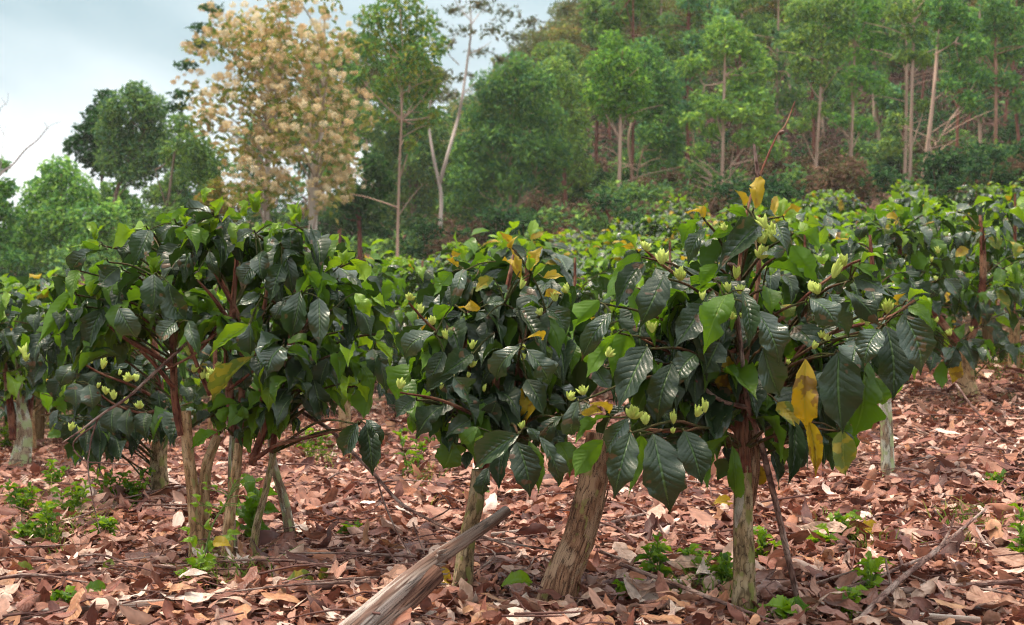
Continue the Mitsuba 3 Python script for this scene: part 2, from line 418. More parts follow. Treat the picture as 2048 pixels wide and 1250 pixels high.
def flowers(parent, p, scale=1.0, tilt=None):
    k = key('flower_cluster', parent)
    m = np.eye(4)
    m[:3, 3] = p
    to = T(m) @ T().rotate([1, 0, 0], float(rng.uniform(-25, 25))) @ T().rotate([0, 1, 0], float(rng.uniform(-25, 25))) @ T().rotate([0, 0, 1], float(rng.uniform(0, 360))) @ T().scale(scale * float(rng.uniform(0.75, 1.15)))
    scene[k] = {'type': 'instance', 'to_world': to, 'group': {'type': 'ref', 'id': f'flowergroup_{int(rng.integers(6))}'}}


MATS = {'d': 'leaf_mature', 'l': 'leaf_glossy', 'g': 'leaf_green', 'y': 'leaf_young', 'b': 'leaf_bronze', 'Y': 'leaf_yellow', 'm': 'leaf_mottled'}
ODD = {'Y': 'yellowed leaf with brown spots', 'm': 'leaf mottled yellow and green', 'b': 'bronze young leaf', 'y': 'bright green young leaf'}


def hero_leaves(parent, D, spec, zoom):
    """leaves read off an enlargement of the photograph: base, tip and width there, tone, depth step; returns the points they hang from"""
    ox, oy, s = zoom
    nodes = []
    for bx, by, tx, ty, w, tone, *dz in spec:
        step = dz[0] if dz else -0.20
        step += rng.uniform(-0.045, 0.045)
        b = at(ox + bx / s, oy + by / s, D + step)
        lean = rng.uniform(-0.05, 0.05)
        t = at(ox + tx / s, oy + ty / s, D + step + lean)
        hanging = (b[2] - t[2]) / (np.linalg.norm(b - t) + 1e-9)
        n = np.array([rng.uniform(-0.25, 0.25), -1.0, 0.55 + rng.uniform(-0.15, 0.3)])
        if tone in 'gy' and rng.random() < 0.6:        # seen from below, the light comes through
            n = np.array([rng.uniform(-0.3, 0.3), 0.55, 1.0])
            if hanging > 0.5:
                n = np.array([rng.uniform(-0.5, 0.5), 1.0, 0.5])
        place_leaf(parent, b, t, w / s / F * (D + step) * 1.0, n, MATS[tone], label=ODD.get(tone))
        nodes.append(b)
    return nodes


def nearest_on(stems, p, up=0.45):
    """where on the stems a branch to p starts: a little below it"""
    best = None
    for s in stems:
        c = spline(s, 30)
        hd = np.linalg.norm(c[:, :2] - p[:2], axis=1)
        want = p[2] - up * hd
        i = int(np.argmin(np.abs(c[:, 2] - want) + 0.5 * hd))
        cost = np.linalg.norm(c[i] - p)
        if best is None or cost < best[0]:
            best = (cost, c[i])
    return best[1]


def branch_to(parent, stems, p, r=0.0032, extra=(), mat='young_wood'):
    a = nearest_on(stems, p)
    m = a * 0.45 + p * 0.55 + np.array([0, 0, 0.10 * np.linalg.norm((p - a)[:2])])
    parts = [tube([a, m, p], [r * 1.25, r, r * 0.6], 6, 9)]
    for e in extra:
        if np.linalg.norm(e - p) > 0.004:
            parts.append(tube([p, (p + e) / 2 + [0, 0, 0.006], e], [0.0022, 0.0017, 0.0014], 5, 5))
    add('branch', join(parts), mat, parent)
    return a, m


def cluster(nodes, size=0.085):
    left, out = list(nodes), []
    while left:
        p = left.pop(0)
        near = [q for q in left if np.linalg.norm(q - p) < size]
        left = [q for q in left if np.linalg.norm(q - p) >= size]
        out.append([p] + near)
    return out


LATER = []


def crown_fill(*a, **k):
    LATER.append((a, k))


def crown_fill_now(parent, D, poly, stems, n, depth, mats, weights, size, top_young=None, leaf_scale=1.0, lo=0.6, small_tips=True):
    """branches with pairs of drooping leaves through the volume of a crown"""
    P = Polygon(poly)
    x0, y0, x1, y1 = P.bounds
    made = 0
    tries = 0
    while made < n and tries < n * 30:
        tries += 1
        px, py = rng.uniform(x0, x1), rng.uniform(y0, y1)
        if not P.contains(Point(px, py)):
            continue
        tip = at(px, py, D + rng.uniform(*depth))
        a = nearest_on(stems, tip)
        out = tip - a
        if np.linalg.norm(out[:2]) < 0.05:
            continue
        m = a * 0.5 + tip * 0.5 + np.array([0, 0, 0.10 * np.linalg.norm(out[:2])])
        c = spline([a, m, tip], 13)
        parts = [(tube([a, m, tip], [0.0036, 0.003, 0.0018], 5, 8))]
        fwd = unit(c[-1] - c[-4])
        ok = 0
        for node in (12, 10, 8, 6):
            if rng.random() < 0.15:
                continue
            for side in (-1, 1):
                L = (0.070 + 0.098 * rng.random() ** 0.7) * leaf_scale * (0.75 if node == 12 else 1)
                across = unit(np.cross(fwd, [0, 0, 1])) * side
                droop = rng.uniform(0.5, 1.9)
                d = unit(fwd * rng.uniform(0.3, 0.8) + across * rng.uniform(0.5, 1.0) + np.array([0, 0, -droop]))
                b = c[node] + across * 0.008
                t = b + d * L
                qx, qy = proj(t)
                if not P.buffer(11).contains(Point(qx, qy)):
                    continue
                nrm = np.array([0, 0, 1.0]) + unit(np.r_[d[:2], 0]) * rng.uniform(0.2, 0.8) + rng.normal(0, 0.2, 3)
                mt = rng.choice(mats, p=weights)
                place_leaf(parent, b, t, L * rng.uniform(0.33, 0.42), nrm, MATS[mt], label=ODD.get(mt))
                ok += 1
        if ok >= 3:
            add('branch', join(parts), 'young_wood', parent)
            made += 1
            if small_tips and top_young and py < top_young:
                for side in (-1, 1):
                    across = unit(np.cross(fwd, [0, 0, 1])) * side
                    d = unit(fwd * 0.5 + across * 0.6 + np.array([0, 0, 0.7]) + rng.normal(0, 0.2, 3))
                    L = rng.uniform(0.03, 0.06)
                    place_leaf(parent, tip, tip + d * L, L * 0.4, across * 0.4 + [0, -0.6, 1], MATS['y'], label=ODD['y'])


# ------------------------------------------------------------------ forest edge and hillside
def leaves_cloud(n, center, radii, size, width, colors, r, hang=0.5, shell=0.55):
    """n small leaves in an ellipsoid, most of them near its surface, hanging; (vertices, triangles, colours)"""
    d = unit(r.normal(size=(n, 3)))
    rad = np.where(r.random(n) < 0.8, r.uniform(shell, 1.0, n), r.uniform(0.1, shell, n))
    rad = rad * (0.82 + 0.36 * meshkit.noise(d * 2.3 + np.asarray(center) * 3.7, 2))
    c = np.asarray(center) + d * rad[:, None] * np.asarray(radii)
    ax = unit(r.normal(size=(n, 3)) * [1, 1, 0.6] + d * 0.5 - [0, 0, hang])
    s = unit(np.cross(ax, r.normal(size=(n, 3))))
    L = size * r.uniform(0.6, 1.3, n)[:, None]
    W = width * r.uniform(0.7, 1.3, n)[:, None]
    up = np.cross(ax, s) * W * 0.25
    v = np.stack([c - ax * L * 0.5, c + s * W * 0.5 + up, c + ax * L * 0.5, c - s * W * 0.5 + up], 1).reshape(-1, 3)
    k = np.arange(n)[:, None] * 4
    f = np.concatenate([k + [[0, 1, 2]], k + [[0, 2, 3]]])
    colors = np.asarray(colors)
    t = r.integers(0, len(colors), n)
    col = colors[t] * r.uniform(0.75, 1.25, n)[:, None]
    return v, f, np.repeat(col, 4, 0)


def colored(parts):
    vs, fs, cs, o = [], [], [], 0
    for v, f, c in parts:
        vs.append(v), fs.append(f + o), cs.append(c)
        o += len(v)
    return np.vstack(vs), np.vstack(fs), np.vstack(cs)


def limb(pts, radii, col, sides=7, n=None, seed=0, bark=0.10):
    v, f = tube(pts, radii, sides, n, bark=bark, seed=seed, freq=1.2)
    c = np.asarray(col) * (0.72 + 0.56 * meshkit.noise(v * [6, 6, 1.6], seed + 3))[:, None]
    return v, f, c


def add_colored(name, parts, bsdf, parent):
    v, f, c = colored(parts)
    return add(name, (v, f), bsdf, parent, smooth=True, color=c)


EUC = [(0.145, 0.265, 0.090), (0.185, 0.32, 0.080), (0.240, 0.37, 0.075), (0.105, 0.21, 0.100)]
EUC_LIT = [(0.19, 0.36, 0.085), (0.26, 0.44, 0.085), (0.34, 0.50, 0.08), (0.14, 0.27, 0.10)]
OLIVE = [(0.190, 0.240, 0.055), (0.250, 0.270, 0.055), (0.160, 0.210, 0.060), (0.300, 0.230, 0.070)]
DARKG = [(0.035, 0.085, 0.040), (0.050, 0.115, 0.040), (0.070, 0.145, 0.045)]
DRYB = [(0.13, 0.075, 0.060), (0.17, 0.10, 0.085), (0.10, 0.062, 0.050), (0.10, 0.10, 0.050)]
PINK, RED, PALE = (0.48, 0.32, 0.24), (0.20, 0.075, 0.055), (0.50, 0.42, 0.36)


def tree(name, label, cat, D, trunks, lobes, leaf, bark, seed, size=0.16, width=0.062, group=None, density=1.0, twigs=0, r0=0.085, shell=0.55, hang=0.7):
    """trunks: pixel polylines, the first starting at the ground; lobes: (px, py, rx, ry) of foliage clumps"""
    r = np.random.default_rng(seed)
    k = thing(name, label, cat, group)
    leaf = np.array(leaf).reshape(-1, 3) * (r.uniform(0.68, 1.2) if group else r.uniform(0.92, 1.15)) * np.array([r.uniform(0.85, 1.15), 1, r.uniform(0.8, 1.25)])      # every tree its own green
    m = D / F
    ends = []
    for q, tr in enumerate(trunks):
        pts = [at(x, y, D + 0.25 * math.sin(3 * i + q) * (i > 0)) for i, (x, y) in enumerate(tr)]
        if q == 0 or tr[0][1] >= 470:
            foot = pts[0].copy()
            foot[2] = ground_h(foot[0], foot[1]) - 0.1
            pts = [foot] + pts if pts[0][2] > foot[2] + 0.3 else [foot] + pts[1:]
        rr = r0 if q == 0 else r0 * (0.85 if name == 'forked_tree' and q == 1 else 0.30)
        add_colored('trunk' if q == 0 else 'limb', [limb(pts, [rr * 0.80, rr * 0.68, rr * 0.52, rr * 0.26], bark, 9, 24, seed + q)], 'far_bark', k)
        ends += pts[1:]
    ends = np.array(ends)
    br = []
    parts = []
    for (px, py, rx, ry) in lobes:
        dz = r.uniform(-0.6, 0.6) * rx * m
        c = at(px, py, D + dz)
        n = int(density * (2.6 if lobes[0][0] < 460 else 1.8) * math.pi * rx * ry * m * m / (0.3 * size * width))
        parts.append(leaves_cloud(n, c, (rx * m * 0.9, rx * m * 0.8, ry * m * 0.9), size, width, leaf, r, hang, shell))
        i = np.argmin(np.linalg.norm(ends - (c - [0, 0, ry * m]), axis=1))
        br.append(limb([ends[i], (ends[i] + c) / 2 + [0, 0, -0.15 * ry * m], c], [0.022, 0.014, 0.008], bark, 5, 6, seed))
    lo, hi = ends[0], ends[min(len(trunks[0]) - 1, len(ends) - 1)]
    for i in range(twigs):
        t = r.uniform(0.05, 0.75)
        p = ends[0] * (1 - t) + hi * t
        d = unit([r.normal(), r.normal() * 0.6, r.uniform(0.1, 0.7)]) * r.uniform(0.5, 1.5)
        br.append(limb([p, p + d * 0.5 + [0, 0, 0.05], p + d], [0.014, 0.010, 0.004], bark, 4, 5, seed + i))
    if br:
        add_colored('branches', br, 'far_bark', k)
    if parts:
        add_colored('crown', parts, 'far_leaf', k)
    return k


def rand_lobes(px, top, bottom, half, r, n=11, size=44):
    """clumps of a young eucalyptus: a domed top, looser tiers below"""
    out = [(px + r.uniform(-8, 8), top + size * 0.9, size, size * 0.95)]
    for i in range(n - 1):
        t = (i + 0.6) / (n - 1)
        y = top + size + t * (bottom - top - size)
        w = half * (0.55 + 0.6 * math.sin(math.pi * min(1, t * 0.8 + 0.15)))
        out.append((px + r.uniform(-1, 1) * w, y + r.uniform(-15, 15), size * r.uniform(0.65, 1.15), size * r.uniform(0.55, 0.95)))
    return out


# the tan seed-headed tree with two pale trunks
k = thing('seeding_tree', 'tall tree covered in tan seed heads with two pale trunks', 'tree')
D = 27.0
r = np.random.default_rng(5)
m = D / F
limbs = {'trunk': [[(622, 480), (628, 380), (640, 250), (652, 130), (640, 40)], 0.085], 'trunk_001': [[(535, 470), (532, 390), (540, 280), (560, 160), (575, 40)], 0.065]}
tips = []
for nm, (pl, rr) in limbs.items():
    pts = [at(x, y, D + 0.2 * i) for i, (x, y) in enumerate(pl)]
    pts[0][2] = ground_h(*pts[0][:2]) - 0.1
    add_colored('trunk', [limb(pts, [rr * 1.1, rr, rr * 0.6, rr * 0.25], (0.56, 0.48, 0.42), 9, 26, 3)], 'far_bark', k)
    tips.append(spline(pts, 40))
outline = Polygon([(400, 60), (480, 0), (560, -40), (660, 0), (690, 90), (700, 150), (745, 190), (735, 235), (705, 270), (690, 330), (680, 400), (640, 430), (560, 380), (510, 420), (480, 370), (455, 290), (410, 240), (365, 200), (380, 140)])
heads, br, leafs = [], [], []
spine = np.vstack(tips)
for _ in range(100):
    while True:
        px, py = r.uniform(340, 770), r.uniform(-45, 430)
        if outline.contains(Point(px, py)):
            break
    c = at(px, py, D + r.uniform(-1.3, 1.3))
    want = c - [0, 0, 0.5]
    i = np.argmin(np.linalg.norm(spine - want, axis=1) + 3 * (spine[:, 2] > want[2]))
    br.append(limb([spine[i], (spine[i] + c) / 2 + [0, 0, 0.1], c], [0.026, 0.016, 0.006], (0.50, 0.42, 0.36), 5, 6, 1))
    for _ in range(int(r.integers(4, 12))):
        heads.append(c + np.clip(r.normal(size=3), -1.5, 1.5) * [0.26, 0.26, 0.22])
    leafs.append(leaves_cloud(34, c - [0, 0, 0.15], (0.42, 0.4, 0.33), 0.17, 0.08, [(0.28, 0.30, 0.06), (0.38, 0.33, 0.09), (0.16, 0.24, 0.05), (0.55, 0.40, 0.20)], r, 0.5))
for px, py in ((425, 15), (400, 55), (395, 90), (370, 130), (358, 190), (352, 215)):
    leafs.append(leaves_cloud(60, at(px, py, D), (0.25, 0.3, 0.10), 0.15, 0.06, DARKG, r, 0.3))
add_colored('branches', br, 'far_bark', k)
add_colored('foliage', leafs, 'far_leaf', k)
for g in range(3):
    rr = np.random.default_rng(60 + g)
    d = unit(rr.normal(size=(70, 3)))
    c = d * (0.55 + 0.45 * rr.random((70, 1))) * [1, 1, 0.85]
    s = unit(np.cross(d, rr.normal(size=(70, 3))))
    t = unit(np.cross(d, s) + d * 0.6)
    v = np.stack([c - s * 0.20, c - t * 0.20, c + s * 0.20, c + t * 0.24], 1).reshape(-1, 3)
    kk = np.arange(70)[:, None] * 4
    col = np.repeat(np.array([(0.84, 0.69, 0.44), (0.75, 0.56, 0.32), (0.88, 0.77, 0.54)][g]) * rr.uniform(0.75, 1.2, (70, 1)) * [[1, 1, 1.0]], 4, 0)
    scene[f'headgroup_{g}'] = {'type': 'shapegroup', 'fluff': mikit.ply((v, np.concatenate([kk + [[0, 1, 2]], kk + [[0, 2, 3]]])), 'fluff', smooth=True, color=col)}
heads = np.array(heads)
order = np.argsort(heads[:, 1])
for q, i in enumerate(order):
    sc = float(r.uniform(0.04, 0.105))
    to = T().translate(heads[i]) @ T().rotate([0, 0, 1], float(r.uniform(0, 360))) @ T().scale(sc)
    if q < 290:
        scene[key('seed_head', k)] = {'type': 'instance', 'to_world': to, 'group': {'type': 'ref', 'id': f'headgroup_{q % 3}'}}
    else:
        scene[f'{k}__seed_head_mass__{q:04d}'] = {'type': 'instance', 'to_world': to, 'group': {'type': 'ref', 'id': f'headgroup_{q % 3}'}}
labels[f'{k}__seed_head_mass'] = {'kind': 'stuff'}

# named trees, left to right
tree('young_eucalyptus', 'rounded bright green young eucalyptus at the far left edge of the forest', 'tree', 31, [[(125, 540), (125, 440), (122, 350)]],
     [(120, 345, 48, 40), (85, 390, 52, 45), (150, 385, 55, 48), (60, 440, 50, 45), (115, 440, 62, 50), (175, 445, 55, 50), (35, 490, 45, 45), (100, 500, 60, 50), (165, 505, 60, 50), (225, 440, 42, 50), (215, 500, 45, 45)], EUC_LIT, PINK, 101)
tree('domed_tree', 'tall domed tree against the white sky, left of the tan tree', 'tree', 36, [[(232, 540), (230, 400), (255, 330), (270, 230)], [(255, 330), (290, 260)]],
     [(275, 190, 38, 34), (240, 220, 50, 40), (300, 220, 45, 42), (225, 265, 42, 42), (290, 270, 52, 45), (250, 300, 48, 40), (320, 290, 40, 45), (300, 325, 46, 36), (220, 320, 36, 36), (265, 350, 45, 30)], EUC, (0.25, 0.15, 0.12), 102)
tree('dark_broadleaf_tree', 'dark glossy broadleaf tree partly hidden behind the domed tree', 'tree', 39, [[(205, 540), (205, 400), (200, 300)]],
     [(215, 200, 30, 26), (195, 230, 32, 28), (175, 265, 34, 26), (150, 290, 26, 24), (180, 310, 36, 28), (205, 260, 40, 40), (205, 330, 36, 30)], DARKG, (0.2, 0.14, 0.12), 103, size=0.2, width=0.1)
tree('leafy_tree', 'loose green tree with sky gaps between the domed tree and the tan tree', 'tree', 35, [[(330, 540), (335, 420), (350, 300)], [(335, 420), (310, 340)]],
     [(360, 250, 36, 32), (385, 290, 45, 40), (345, 310, 36, 34), (420, 320, 46, 44), (380, 350, 38, 36), (330, 380, 26, 28), (355, 420, 34, 34), (420, 400, 40, 42), (315, 440, 24, 30), (380, 460, 42, 36)], EUC, (0.26, 0.17, 0.13), 104, density=0.75)
tree('olive_shrub_tree', 'small olive brown shrubby tree at the foot of the tan tree', 'tree', 29, [[(440, 500), (440, 440), (445, 400)]],
     [(440, 375, 38, 24), (470, 400, 36, 24), (415, 405, 32, 22), (450, 430, 40, 26)], OLIVE, (0.3, 0.2, 0.15), 105, density=0.7)
tree('broadleaf_tree', 'dark tree cut by the left edge of the picture', 'tree', 30, [[(-20, 540), (-5, 420), (-10, 340)]],
     [(5, 330, 20, 18), (10, 375, 28, 26), (-20, 400, 40, 40), (15, 430, 30, 30), (5, 480, 34, 34), (30, 520, 40, 26)], EUC, (0.3, 0.22, 0.18), 106)
k = thing('bare_tree', 'leafless pale branch tree reaching into the white sky at the left edge', 'tree')
pts = [[(-30, 545), (-15, 400), (0, 350), (25, 330), (50, 300), (75, 280), (95, 255)], [(75, 280), (100, 252), (122, 243)], [(0, 350), (6, 280), (12, 250)], [(8, 270), (-5, 240)], [(-30, 300), (0, 220), (14, 205), (16, 185)], [(95, 255), (88, 243)], [(12, 210), (3, 195)]]
for q, pl in enumerate(pts):
    p3 = [at(x, y, 26) for x, y in pl]
    if q == 0:
        p3[0][2] = ground_h(*p3[0][:2]) - 0.1
    add_colored('trunk' if q == 0 else 'branch', [limb(p3, [0.030, 0.024, 0.017, 0.009] if q == 0 else [0.008, 0.004], (0.46, 0.38, 0.36), 6, 16, q)], 'far_bark', k)

tree('slender_tree', 'slender straight trunk with a yellow green crown right of the tan tree', 'tree', 30, [[(795, 480), (798, 360), (803, 240), (806, 120), (800, 20)]],
     [(800, 10, 55, 40), (750, 40, 48, 42), (840, 50, 50, 45), (790, 80, 62, 45), (735, 100, 36, 36), (845, 110, 46, 46), (800, 140, 50, 40), (765, 185, 36, 40), (835, 185, 34, 44), (868, 165, 24, 44), (715, 150, 30, 30), (705, 80, 24, 24), (880, 90, 28, 26), (785, 240, 26, 30), (845, 245, 28, 36), (740, 230, 24, 22), (820, 290, 22, 24), (870, 230, 20, 26)], [(0.15, 0.30, 0.07), (0.23, 0.34, 0.06), (0.34, 0.33, 0.05), (0.11, 0.23, 0.07)], PINK, 107, r0=0.042, density=0.62, twigs=8)
tree('dark_bush_tree', 'dark green bushy tree low between the tan tree and the slender trunk', 'tree', 33, [[(720, 500), (718, 440), (715, 400)]],
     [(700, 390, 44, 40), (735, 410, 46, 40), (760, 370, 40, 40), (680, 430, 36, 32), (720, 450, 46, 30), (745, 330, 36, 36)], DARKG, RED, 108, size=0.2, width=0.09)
tree('mixed_tree', 'broad mid green tree behind the slender trunk', 'tree', 40, [[(830, 520), (830, 400), (835, 250)]],
     [(760, 250, 50, 45), (820, 240, 52, 48), (870, 280, 40, 45), (780, 310, 55, 45), (840, 330, 50, 45), (800, 380, 55, 45), (860, 400, 50, 42), (760, 430, 45, 36), (830, 440, 55, 36), (900, 330, 36, 50)], EUC, (0.25, 0.16, 0.13), 109)
tree('forked_tree', 'tall pale forked tree with an airy thin crown against the sky', 'tree', 33, [[(880, 470), (882, 390), (868, 320), (858, 250), (862, 190)], [(880, 365), (895, 310), (915, 240), (925, 190), (935, 120), (942, 60), (940, 0)], [(937, 108), (965, 95), (985, 82)], [(918, 130), (895, 100), (920, 60)], [(925, 190), (950, 165)], [(942, 50), (965, 20), (1000, -10)], [(940, 40), (915, 10), (905, -15)]],
     [], [], (0.46, 0.37, 0.32), 110, r0=0.066)
k = 'forked_tree'
r = np.random.default_rng(77)
parts = []
for px, py, rx, ry in ((905, 20, 40, 16), (960, 10, 50, 18), (1010, 25, 40, 18), (930, 60, 40, 14), (985, 60, 46, 18), (900, 85, 30, 14), (1030, 75, 34, 18), (960, 105, 36, 12), (1000, 120, 30, 14), (880, 150, 26, 20), (920, 160, 24, 10), (860, 190, 24, 24), (900, 190, 24, 16), (1060, 45, 36, 20), (880, 50, 24, 12), (940, 150, 20, 10)):
    m = 33 / F
    parts.append(leaves_cloud(int(rx * ry * 0.11), at(px, py, 33 + r.uniform(-1, 1)), (rx * m, rx * m, ry * m), 0.15, 0.06, [(0.13, 0.15, 0.07), (0.10, 0.12, 0.06), (0.20, 0.17, 0.10)], r, 0.2, 0.2))
add_colored('crown', parts, 'far_leaf', k)
tree('dense_eucalyptus', 'dense dark eucalyptus mass right of the forked pale tree', 'tree', 35, [[(1018, 500), (1020, 420), (1022, 300), (1030, 200)], [(1016, 440), (1045, 400), (1070, 350)]],
     [(1030, 140, 55, 40), (985, 175, 52, 45), (1075, 170, 45, 45), (1020, 210, 60, 48), (960, 235, 46, 48), (1090, 240, 55, 50), (1000, 275, 55, 46), (1060, 300, 58, 48), (940, 300, 46, 46), (975, 340, 50, 40), (930, 360, 46, 40), (1110, 310, 45, 50), (1030, 360, 50, 36), (1090, 370, 46, 36), (960, 400, 44, 30), (905, 410, 36, 30)], EUC, PINK, 111, twigs=6, r0=0.06)
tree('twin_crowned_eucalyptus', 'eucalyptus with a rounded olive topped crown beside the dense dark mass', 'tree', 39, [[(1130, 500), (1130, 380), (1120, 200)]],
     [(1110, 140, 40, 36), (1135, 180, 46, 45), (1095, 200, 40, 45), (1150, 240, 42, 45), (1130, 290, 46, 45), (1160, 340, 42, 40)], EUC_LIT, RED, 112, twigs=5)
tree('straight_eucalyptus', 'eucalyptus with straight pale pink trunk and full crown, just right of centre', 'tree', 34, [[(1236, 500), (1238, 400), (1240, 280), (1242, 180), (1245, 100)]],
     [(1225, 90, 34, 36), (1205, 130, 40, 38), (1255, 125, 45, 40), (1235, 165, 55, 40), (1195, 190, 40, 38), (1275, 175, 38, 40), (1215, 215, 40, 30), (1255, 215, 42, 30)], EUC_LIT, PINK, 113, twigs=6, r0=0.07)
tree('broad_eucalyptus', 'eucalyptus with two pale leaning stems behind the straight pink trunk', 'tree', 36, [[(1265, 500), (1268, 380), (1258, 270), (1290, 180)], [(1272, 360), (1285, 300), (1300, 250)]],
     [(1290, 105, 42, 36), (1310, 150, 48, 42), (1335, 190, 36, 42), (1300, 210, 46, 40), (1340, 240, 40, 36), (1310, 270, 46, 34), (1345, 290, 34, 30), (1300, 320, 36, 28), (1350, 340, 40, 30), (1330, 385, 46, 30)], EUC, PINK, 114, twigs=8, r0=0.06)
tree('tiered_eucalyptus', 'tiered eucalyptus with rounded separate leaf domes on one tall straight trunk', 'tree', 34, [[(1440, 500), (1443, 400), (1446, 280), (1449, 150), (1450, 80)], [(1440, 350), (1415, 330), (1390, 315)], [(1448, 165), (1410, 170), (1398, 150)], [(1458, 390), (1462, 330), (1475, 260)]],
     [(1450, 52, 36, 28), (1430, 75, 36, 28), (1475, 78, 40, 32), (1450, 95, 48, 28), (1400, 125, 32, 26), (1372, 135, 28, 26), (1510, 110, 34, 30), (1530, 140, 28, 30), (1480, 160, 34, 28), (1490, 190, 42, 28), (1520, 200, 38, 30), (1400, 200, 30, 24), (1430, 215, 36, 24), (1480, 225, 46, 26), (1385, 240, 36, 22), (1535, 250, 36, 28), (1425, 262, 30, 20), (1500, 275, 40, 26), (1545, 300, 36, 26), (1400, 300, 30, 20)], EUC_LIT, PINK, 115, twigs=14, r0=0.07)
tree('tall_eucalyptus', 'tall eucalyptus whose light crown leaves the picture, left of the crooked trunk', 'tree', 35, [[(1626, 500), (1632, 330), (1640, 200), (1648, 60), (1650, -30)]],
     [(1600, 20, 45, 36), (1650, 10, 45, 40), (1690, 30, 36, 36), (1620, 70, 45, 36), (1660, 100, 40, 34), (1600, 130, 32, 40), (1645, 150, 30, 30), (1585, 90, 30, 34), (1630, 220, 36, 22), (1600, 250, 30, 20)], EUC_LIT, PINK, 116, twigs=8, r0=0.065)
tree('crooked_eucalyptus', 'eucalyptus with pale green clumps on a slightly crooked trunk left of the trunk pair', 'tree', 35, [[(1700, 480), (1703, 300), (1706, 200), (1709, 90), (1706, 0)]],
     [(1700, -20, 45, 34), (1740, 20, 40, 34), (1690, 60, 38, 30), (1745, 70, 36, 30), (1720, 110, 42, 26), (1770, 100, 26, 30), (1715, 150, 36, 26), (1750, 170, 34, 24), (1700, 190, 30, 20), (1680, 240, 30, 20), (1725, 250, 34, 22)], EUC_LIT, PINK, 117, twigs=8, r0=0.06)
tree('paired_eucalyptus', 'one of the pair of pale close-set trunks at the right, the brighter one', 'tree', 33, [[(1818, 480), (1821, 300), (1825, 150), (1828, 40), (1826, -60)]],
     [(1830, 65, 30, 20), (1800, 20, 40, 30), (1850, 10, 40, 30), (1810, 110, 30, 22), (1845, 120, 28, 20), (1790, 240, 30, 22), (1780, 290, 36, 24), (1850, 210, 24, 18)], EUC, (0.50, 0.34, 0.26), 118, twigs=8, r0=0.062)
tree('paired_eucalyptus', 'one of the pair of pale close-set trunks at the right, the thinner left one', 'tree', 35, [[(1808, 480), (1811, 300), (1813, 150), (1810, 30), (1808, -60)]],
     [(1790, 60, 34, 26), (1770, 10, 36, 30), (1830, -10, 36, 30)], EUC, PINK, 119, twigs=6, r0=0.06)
tree('leaning_eucalyptus', 'eucalyptus with a long pale trunk leaning to the right behind the coffee', 'tree', 32, [[(1832, 480), (1850, 330), (1866, 200), (1876, 80), (1884, -40)], [(1856, 270), (1900, 240)], [(1868, 110), (1910, 85)], [(1850, 300), (1890, 290)]],
     [(1890, 10, 45, 36), (1930, 40, 40, 34), (1900, 80, 42, 28), (1950, 90, 36, 30), (1920, 130, 36, 24), (1960, 150, 30, 28), (1900, 170, 30, 20), (1940, 200, 32, 24), (1880, 40, 30, 24)], EUC, PINK, 120, twigs=10, r0=0.072)
tree('red_trunked_eucalyptus', 'eucalyptus with a reddish trunk second from the right edge', 'tree', 36, [[(1912, 480), (1914, 300), (1917, 180), (1920, 60)]],
     [(1925, 100, 36, 26), (1950, 160, 36, 24), (1900, 150, 30, 20), (1945, 210, 34, 22)], EUC, (0.28, 0.11, 0.08), 121, twigs=10, r0=0.062)
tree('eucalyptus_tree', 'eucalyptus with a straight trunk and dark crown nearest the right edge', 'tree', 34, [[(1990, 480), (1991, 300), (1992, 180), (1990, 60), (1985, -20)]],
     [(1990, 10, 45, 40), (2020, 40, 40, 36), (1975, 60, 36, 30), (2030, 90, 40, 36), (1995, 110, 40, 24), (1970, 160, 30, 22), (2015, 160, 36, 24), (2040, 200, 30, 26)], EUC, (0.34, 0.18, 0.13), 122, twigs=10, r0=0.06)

# trees further back and up the hill
TOP_X = [-100, 60, 150, 180, 330, 420, 720, 850, 885, 930, 1060, 1110, 1180, 2200]
TOP_Y = [420, 420, 420, 330, 300, 260, 10, 40, 270, 250, 150, 60, -60, -140]
r = np.random.default_rng(21)
back = []
for D0, step in ((41, 95), (50, 85), (60, 80), (72, 75)):
    for px in np.arange(-60 if D0 < 50 else 640, 2120, step):
        back.append((px + r.uniform(-30, 30), D0 + r.uniform(-3, 3)))
names = {41: ('eucalyptus_tree', 'dark eucalyptus in the shaded row behind the front trunks', 'eucalyptus in the row behind the front trunks'),
         50: ('eucalyptus_tree', 'eucalyptus standing half way up the wooded hillside', 'eucalyptus half way up the hillside'),
         60: ('forest_tree', 'green tree high on the wooded slope', 'trees high on the slope'), 72: ('spreading_tree', 'spreading olive yellow tree on the hilltop', 'olive trees on the hilltop')}
